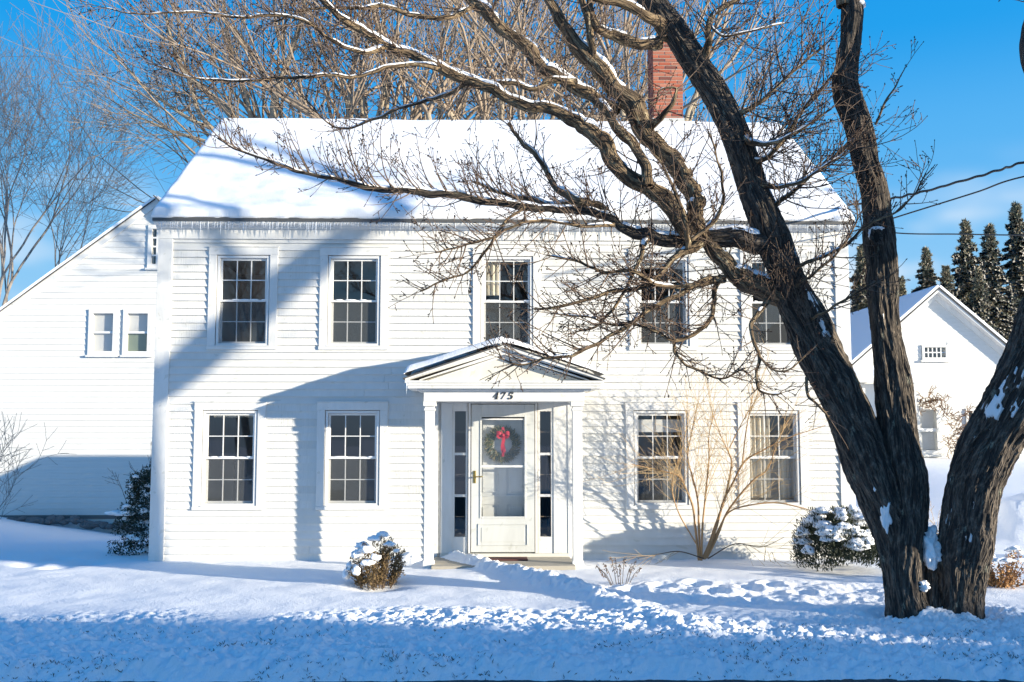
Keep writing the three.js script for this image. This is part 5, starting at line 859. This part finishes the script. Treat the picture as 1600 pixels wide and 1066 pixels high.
// ------------------------------------------------------------------ shrubs
function snowLumps(list, seed) { // noise shaped cushions of snow: [centre, rx, ry, rz]
  return merge(list.map(([c, rx, ry, rz], i) => {
    const g0 = new THREE.IcosahedronGeometry(1, 3), g = new THREE.BufferGeometry(); g.setAttribute('position', g0.attributes.position); const m = mergeVertices(g), p = m.attributes.position, uv = new Float32Array(p.count * 2);
    for (let k = 0; k < p.count; k++) { const v = V(p.getX(k), p.getY(k), p.getZ(k)); const f = 1 + 1.15 * fbm(v.x * 1.5 + i * 3.1 + seed, v.y * 1.5, v.z * 1.5, 5); v.multiplyScalar(f); if (v.y < 0) v.y *= 0.55; p.setXYZ(k, c.x + v.x * rx, c.y + v.y * ry, c.z + v.z * rz); uv[2 * k] = p.getX(k); uv[2 * k + 1] = p.getZ(k); }
    m.computeVertexNormals(); m.setAttribute('uv', new THREE.BufferAttribute(uv, 2)); return m;
  }));
}
const leafTri = (mb, p, d, l, w, R) => { const s = V(R() - 0.5, R() - 0.5, R() - 0.5).cross(d).normalize(), mid = p.clone().addScaledVector(d, l * 0.5), n = V().crossVectors(s, d), tip = p.clone().addScaledVector(d, l), a = mid.clone().addScaledVector(s, w / 2).addScaledVector(n, w * 0.15), b = mid.clone().addScaledVector(s, -w / 2).addScaledVector(n, w * 0.15); mb.tri(p, a, tip); mb.tri(p, tip, b); };
const needleGreen = std([0.030, 0.040, 0.022], 0.85), needleBrown = std([0.10, 0.075, 0.035], 0.9), dryLeaf = std([0.36, 0.19, 0.075], 0.9), stemTan = std([0.36, 0.21, 0.095], 0.7), stemPale = std([0.47, 0.33, 0.17], 0.75), stemDark = std([0.10, 0.07, 0.05], 0.9);
{ // round bush left of the path
  const c = onY(588, 912, 0.0), b = thing('round_bush', 'small round brown leaved bush capped with snow clumps left of the path', 'bush', [c.x, 0, c.z]), R = rng(90), lf = new Mesher(), st = new Mesher(), caps = [];
  for (let i = 0; i < 46; i++) { const a = R() * 6.28, e = 0.08 + 0.92 * R(), tip = V(Math.cos(a) * 0.40 * Math.sqrt(1.05 - e * e) * (0.75 + 0.3 * R()) + (e > 0.7 ? 0.06 : 0), 0.02 + 0.53 * e * (0.85 + 0.2 * R()), Math.sin(a) * 0.36 * Math.sqrt(1.05 - e * e));
    const r0 = V(tip.x * 0.55, -0.05, tip.z * 0.55), mid = r0.clone().lerp(tip, 0.55).add(V((R() - 0.5) * 0.05, 0.03, (R() - 0.5) * 0.05)); st.tube([r0, mid, tip], [0.006, 0.005, 0.003], 5);
    for (let k = 0; k < 120; k++) { const t = 0.1 + 0.9 * R(), p = (t < 0.55 ? r0.clone().lerp(mid, t / 0.55) : mid.clone().lerp(tip, (t - 0.55) / 0.45)).add(V((R() - 0.5) * 0.07, (R() - 0.5) * 0.06, (R() - 0.5) * 0.07)); leafTri(lf, p, V(R() - 0.5, R() * 0.7, R() - 0.5).normalize(), 0.022 + 0.02 * R(), 0.012 + 0.006 * R(), R); } }
  mesh('stems', st.geo(), stemDark, b).userData.kind = 'stuff'; mesh('foliage', lf.geo(), std([0.16, 0.105, 0.045], 0.9), b).userData.kind = 'stuff';
  for (const [x, y, z, rx, ry, rz] of [[0.08, 0.60, 0.02, 0.09, 0.055, 0.10], [-0.02, 0.56, 0.06, 0.10, 0.06, 0.09], [0.16, 0.50, 0.12, 0.09, 0.05, 0.08], [-0.10, 0.44, 0.20, 0.11, 0.075, 0.10], [-0.22, 0.38, 0.16, 0.09, 0.085, 0.10], [-0.18, 0.46, 0.0, 0.10, 0.08, 0.1], [0.02, 0.36, 0.29, 0.08, 0.06, 0.06], [-0.30, 0.22, 0.14, 0.08, 0.09, 0.09], [-0.08, 0.30, 0.30, 0.11, 0.06, 0.07], [-0.21, 0.20, 0.28, 0.06, 0.10, 0.06], [0.25, 0.42, 0.1, 0.05, 0.035, 0.06], [-0.36, 0.12, 0.05, 0.06, 0.08, 0.08]]) caps.push([V(x, y - 0.02, z), rx * 0.8, ry * 0.75, rz * 0.8]);
  mesh('snow_caps', snowLumps(caps, 4), M.snowSoft, b).userData.kind = 'stuff';
}
{ // snow laden yew beside the maple
  const c = onY(1312, 893, -0.02), b = thing('yew_shrub', 'wide dark evergreen shrub heaped with snow left of the maple base', 'shrub', [c.x, -0.03, c.z]), R = rng(17), lf = new Mesher(), caps = [];
  const lobes = []; for (let i = 0; i < 60; i++) { const a = R() * 6.28, e = Math.pow(R(), 0.7), rr = Math.sqrt(1 - e * e * 0.9); lobes.push(V(Math.cos(a) * 0.62 * rr * (0.6 + 0.4 * R()), 0.12 + 0.62 * e, Math.sin(a) * 0.5 * rr)); }
  for (const l of lobes) { for (let k = 0; k < 230; k++) { const o = V(R() - 0.5, R() - 0.5, R() - 0.5), p = l.clone().addScaledVector(o, 0.26); if (p.y < 0.0) continue; leafTri(lf, p, V(l.x * 0.8 + R() - 0.5, 0.3 + R() * 0.8, l.z * 0.8 + R() - 0.5).normalize(), 0.035 + 0.03 * R(), 0.015, R); } }
  for (let i = 0; i < 60; i++) { const l = lobes[i]; if (l.y > 0.26 && (l.z > -0.2) || R() < 0.3) caps.push([l.clone().add(V(0, 0.10, 0.02)), 0.075 + 0.07 * R(), 0.045 + 0.04 * R(), 0.07 + 0.05 * R()]); }
  mesh('foliage', lf.geo(), needleGreen, b).userData.kind = 'stuff'; mesh('snow_caps', snowLumps(caps, 9), M.snowSoft, b).userData.kind = 'stuff';
}
{ // rust leaved shrub right of the maple
  const c = onY(1560, 916, 0), b = thing('rust_shrub', 'rust brown leaved shrub dusted with snow at the right edge', 'shrub', [c.x, 0, c.z]), R = rng(23), lf = new Mesher(), st = new Mesher(), caps = [];
  for (let i = 0; i < 46; i++) { const a = R() * 6.28, e = R(), tip = V(Math.cos(a) * 0.36 * Math.sqrt(1 - e * e * 0.8), 0.05 + 0.40 * e, Math.sin(a) * 0.3), r0 = V(tip.x * 0.3, -0.05, tip.z * 0.3); st.tube([r0, r0.clone().lerp(tip, 0.5).add(V(0.02, 0.02, 0)), tip], [0.006, 0.005, 0.003], 5); for (let k = 0; k < 34; k++) leafTri(lf, r0.clone().lerp(tip, 0.2 + 0.8 * R()).add(V((R() - 0.5) * 0.08, (R() - 0.5) * 0.08, (R() - 0.5) * 0.08)), V(R() - 0.5, R() - 0.6, R() - 0.5).normalize(), 0.035 + 0.03 * R(), 0.02, R); if (e > 0.62) caps.push([tip.clone().add(V(0, 0.02, 0)), 0.05 + 0.04 * R(), 0.03, 0.05]); }
  mesh('stems', st.geo(), stemDark, b).userData.kind = 'stuff'; mesh('foliage', lf.geo(), dryLeaf, b).userData.kind = 'stuff'; mesh('snow_caps', snowLumps(caps, 2), M.snowSoft, b).userData.kind = 'stuff';
}
{ // dark evergreen at the left corner
  const c = at(214, 862, -0.9), b = thing('corner_evergreen', 'dark upright evergreen with snow flecks at the left house corner', 'shrub', [c.x, -0.05, -0.9]), R = rng(29), lf = new Mesher(), st = new Mesher(), caps = [];
  const T = { wood: st, bud: null };
  for (let i = 0; i < 70; i++) { const h = R(), w = h < 0.5 ? 0.30 : lerp(0.34, 0.08, (h - 0.5) / 0.5), l = V((R() - 0.5) * 2 * w + (h > 0.5 ? 0.12 * h : 0), 0.05 + h * 1.22, (R() - 0.5) * 0.5); for (let k = 0; k < 95; k++) { const p = l.clone().add(V((R() - 0.5) * 0.17, (R() - 0.5) * 0.2, (R() - 0.5) * 0.17)); if (p.x < 0.44) leafTri(lf, p, V(R() - 0.5, R() * 0.8 - 0.2, R() - 0.5).normalize(), 0.03 + 0.025 * R(), 0.018, R); } if (R() < 0.5 && l.z > -0.1) caps.push([l.clone().add(V(0, 0.06, 0.05)), 0.03 + 0.04 * R(), 0.02 + 0.03 * R(), 0.04]); }
  for (const [x, w] of [[-0.30, 0.09], [-0.12, 0.07], [-0.2, 0.05]]) caps.push([V(x, 0.66, 0.15), w + 0.05, 0.045, 0.1]);
  for (const [x, y, dx, l] of [[-0.10, 0.6, -0.35, 0.75], [0.0, 0.8, -0.12, 0.6], [0.16, 1.0, 0.05, 0.75], [0.2, 1.0, 0.1, 0.6], [0.1, 0.9, 0.0, 0.6], [-0.02, 0.8, -0.3, 0.45], [0.22, 1.1, 0.02, 0.5]]) twig(T, R, V(x, y, 0), V(dx, 1, 0), l, 0.007, 2, { kink: 0.12, lift: 0.05, fork: 0.4, minR: 0.003, buds: false });
  mesh('stems', st.geo(), stemDark, b).userData.kind = 'stuff'; mesh('foliage', lf.geo(), needleGreen, b).userData.kind = 'stuff'; mesh('snow_caps', snowLumps(caps, 6), M.snowSoft, b).userData.kind = 'stuff';
}
{ // dead flower stalks in the bed
  const c = onY(970, 912, 0), b = thing('dry_stalks', 'clump of dry brown flower stalks poking from the snow before the step', 'plant', [c.x, -0.02, c.z]), R = rng(37), st = new Mesher(), lf = new Mesher();
  for (const [dx, h] of [[-0.30, 0.24], [-0.26, 0.2], [-0.22, 0.27], [-0.12, 0.34], [-0.06, 0.3], [-0.02, 0.25], [0.06, 0.32], [0.13, 0.26], [0.2, 0.29], [0.25, 0.2]]) { const tip = V(dx, h, (R() - 0.5) * 0.2), r0 = V(dx * 0.35, -0.03, (R() - 0.5) * 0.1); st.tube([r0, r0.clone().lerp(tip, 0.5).add(V(0, 0.04, 0)), tip], [0.005, 0.004, 0.003], 5); for (let k = 0; k < 22; k++) leafTri(lf, r0.clone().lerp(tip, 0.55 + 0.5 * R()).add(V((R() - 0.5) * 0.03, 0, (R() - 0.5) * 0.03)), V(R() - 0.5, R() - 0.8, R() - 0.5).normalize(), 0.025, 0.016, R); }
  mesh('stems', st.geo(), stemDark, b).userData.kind = 'stuff'; mesh('dead_leaves', lf.geo(), std([0.16, 0.10, 0.06], 0.9), b).userData.kind = 'stuff';
}
{ // tan stemmed vase shaped bush against the wall
  const b = thing('tan_stemmed_bush', 'leafless bush of arching orange tan stems against the wall right of the door', 'bush'), R = rng(52), T = { wood: new Mesher(), bud: null };
  const stem = (pts, o = {}) => { const L = smoothLimb(pts.map(([px, py, w, z]) => { const zz = z ?? 0.42; return { p: at(px, py, zz), r: w * 0.19 * (EYE.z - zz) / FOC }; }), 0.03), m = new Mesher(); m.tube(L.P, L.R, 8, (c, s, l, r) => r * 0.2 * noise3(c, s, l * 14)); mesh('stem', m.geo(true), o.mat ?? stemTan, b);
    const N = Math.round(L.L * (o.d ?? 15)); for (let i = 0; i < N; i++) { const k = clamp(Math.floor((0.3 + 0.7 * R()) * (L.P.length - 1)), 1, L.P.length - 2), t = V().subVectors(L.P[k + 1], L.P[k - 1]).normalize(), sd = V(R() - 0.5, R() - 0.3, (R() - 0.4) * 0.7).cross(t).normalize(), d = t.clone().multiplyScalar(0.8).addScaledVector(sd, 0.55); d.z = Math.abs(d.z) * 0.6; twig(T, R, L.P[k], d.normalize(), 0.25 + 0.7 * R(), 0.0036, 1, { kink: 0.07, lift: 0.015, fork: 0.22, minR: 0.0022, buds: false }); } };
  stem([[1092, 876, 9], [1086, 820, 9], [1082, 790, 9, 0.5], [1070, 760, 8, 0.55], [1062, 745, 8, 0.6], [1030, 735, 5, 0.65], [985, 725, 3, 0.7]]);
  stem([[1094, 876, 9], [1092, 820, 9], [1090, 780, 8], [1082, 745, 7, 0.5], [1075, 715, 5, 0.55], [1082, 670, 4, 0.6], [1090, 630, 3, 0.6]]);
  stem([[1096, 876, 9], [1098, 820, 8, 0.5], [1104, 760, 7, 0.55], [1108, 715, 6, 0.6], [1108, 680, 4, 0.6], [1118, 640, 3, 0.6]]);
  stem([[1100, 874, 11], [1112, 845, 10], [1122, 815, 10], [1130, 785, 9, 0.5], [1145, 755, 8, 0.55], [1165, 720, 8, 0.6], [1190, 705, 6, 0.65], [1230, 685, 4, 0.7], [1290, 665, 3, 0.75]]);
  stem([[1098, 874, 10], [1108, 850, 10], [1120, 815, 9], [1135, 770, 8, 0.5], [1143, 720, 7, 0.6], [1140, 710, 6, 0.6], [1128, 685, 4, 0.6], [1115, 650, 3, 0.6]]);
  stem([[1104, 872, 10], [1118, 845, 10], [1134, 805, 9], [1155, 775, 8, 0.6], [1180, 748, 7, 0.7], [1198, 735, 6, 0.7], [1215, 690, 4, 0.8], [1235, 650, 3, 0.8]]);
  stem([[1102, 873, 9], [1122, 830, 8], [1140, 800, 7, 0.6], [1175, 789, 6, 0.75], [1215, 786, 6, 0.8], [1250, 793, 5, 0.85], [1268, 798, 3, 0.85]], { d: 4 });
  stem([[1160, 725, 6, 0.6], [1165, 680, 5, 0.65], [1172, 640, 4, 0.7], [1180, 605, 2.4, 0.7]]);
  stem([[1140, 700, 5, 0.6], [1160, 660, 3.5, 0.6], [1190, 610, 2.4, 0.6]]);
  stem([[1088, 850, 6, 0.5], [1060, 800, 5, 0.6], [1050, 760, 4, 0.7], [1066, 700, 3.5, 0.8], [1078, 640, 2.4, 0.8]]);
  stem([[1100, 873, 5, 0.5], [1060, 862, 4, 0.6], [1020, 868, 3, 0.7], [985, 872, 2, 0.7]], { mat: stemDark, d: 7 });
  stem([[1106, 873, 5, 0.5], [1150, 850, 4, 0.6], [1190, 855, 3, 0.7], [1225, 840, 2, 0.7]], { mat: stemDark, d: 7 });
  mesh('twigs', T.wood.geo(), stemPale, b).userData.kind = 'stuff';
}
{ // tangle of bare vine round the neighbour's door
  const b = thing('bare_vine', 'tangle of bare brown vine round the small house door', 'vine'), R = rng(66), T = { wood: new Mesher(), bud: null }, o = { kink: 0.5, lift: -0.02, fork: 0.6, minR: 0.008, buds: false };
  for (let i = 0; i < 60; i++) twig(T, R, at(1436 + R() * 46, 622 + R() * 14, -14.6), V(R() - 0.5, R() - 0.5, R() - 0.3), 0.15 + 0.3 * R(), 0.012, 1, o);
  for (let i = 0; i < 70; i++) twig(T, R, at(1482 + R() * 30, 645 + R() * 65, -14.6), V(R() - 0.5, R() - 0.5, R() - 0.3), 0.2 + 0.35 * R(), 0.012, 1, o);
  mesh('stems', T.wood.geo(), std([0.20, 0.12, 0.07], 0.9), b).userData.kind = 'stuff';
}
{ // a few weeds and saplings right of the maple and before the yew
  const R = rng(77), mk = (px, py, y, n, len, label) => { const p = onY(px, py, y), b = thing('bare_weed', label, 'plant', [p.x, y - 0.02, p.z]), T = { wood: new Mesher(), bud: null }; for (let i = 0; i < n; i++) twig(T, R, V((R() - 0.5) * 0.2, 0, (R() - 0.5) * 0.2), V((R() - 0.5) * 0.9, 1, (R() - 0.5) * 0.5), len * (0.6 + 0.6 * R()), 0.006, 2, { kink: 0.16, lift: 0.0, fork: 0.4, minR: 0.003, buds: false }); mesh('stems', T.wood.geo(), stemPale, b).userData.kind = 'stuff'; };
  mk(1475, 845, 0.05, 5, 0.9, 'thin tan weed stems seen between the middle and right trunks');
  mk(1205, 878, 0.0, 3, 0.22, 'tiny dry weed in the snow left of the yew');
}
{ // dead grass pricking through the crust
  const R = rng(101), g = new Mesher();
  for (let i = 0; i < 6000; i++) { const x = -6.5 + R() * 13.5, z = 4.5 + 2.35 * Math.sqrt(R()); if (noise3(x * 1.3, 3, z * 1.6) + 0.5 * noise3(x * 5, 1, z * 5) < 0.26 - 0.34 * sm(6.1, 6.8, z)) continue; const p = V(x, groundH(x, z) - 0.004, z), n = 1 + Math.floor(R() * 3); for (let k = 0; k < n; k++) leafTri(g, p, V((R() - 0.5) * 1.8, 0.35 + R() * 0.5, (R() - 0.5) * 1.8).normalize(), 0.015 + 0.035 * R(), 0.007, R); }
  tag(mesh('grass_stubble', g.geo(), std([0.085, 0.075, 0.05], 0.95)), 'dead grass blades pricking through the crusty verge snow', 'grass', undefined, 'stuff');
}
renderer.render(scene, camera);
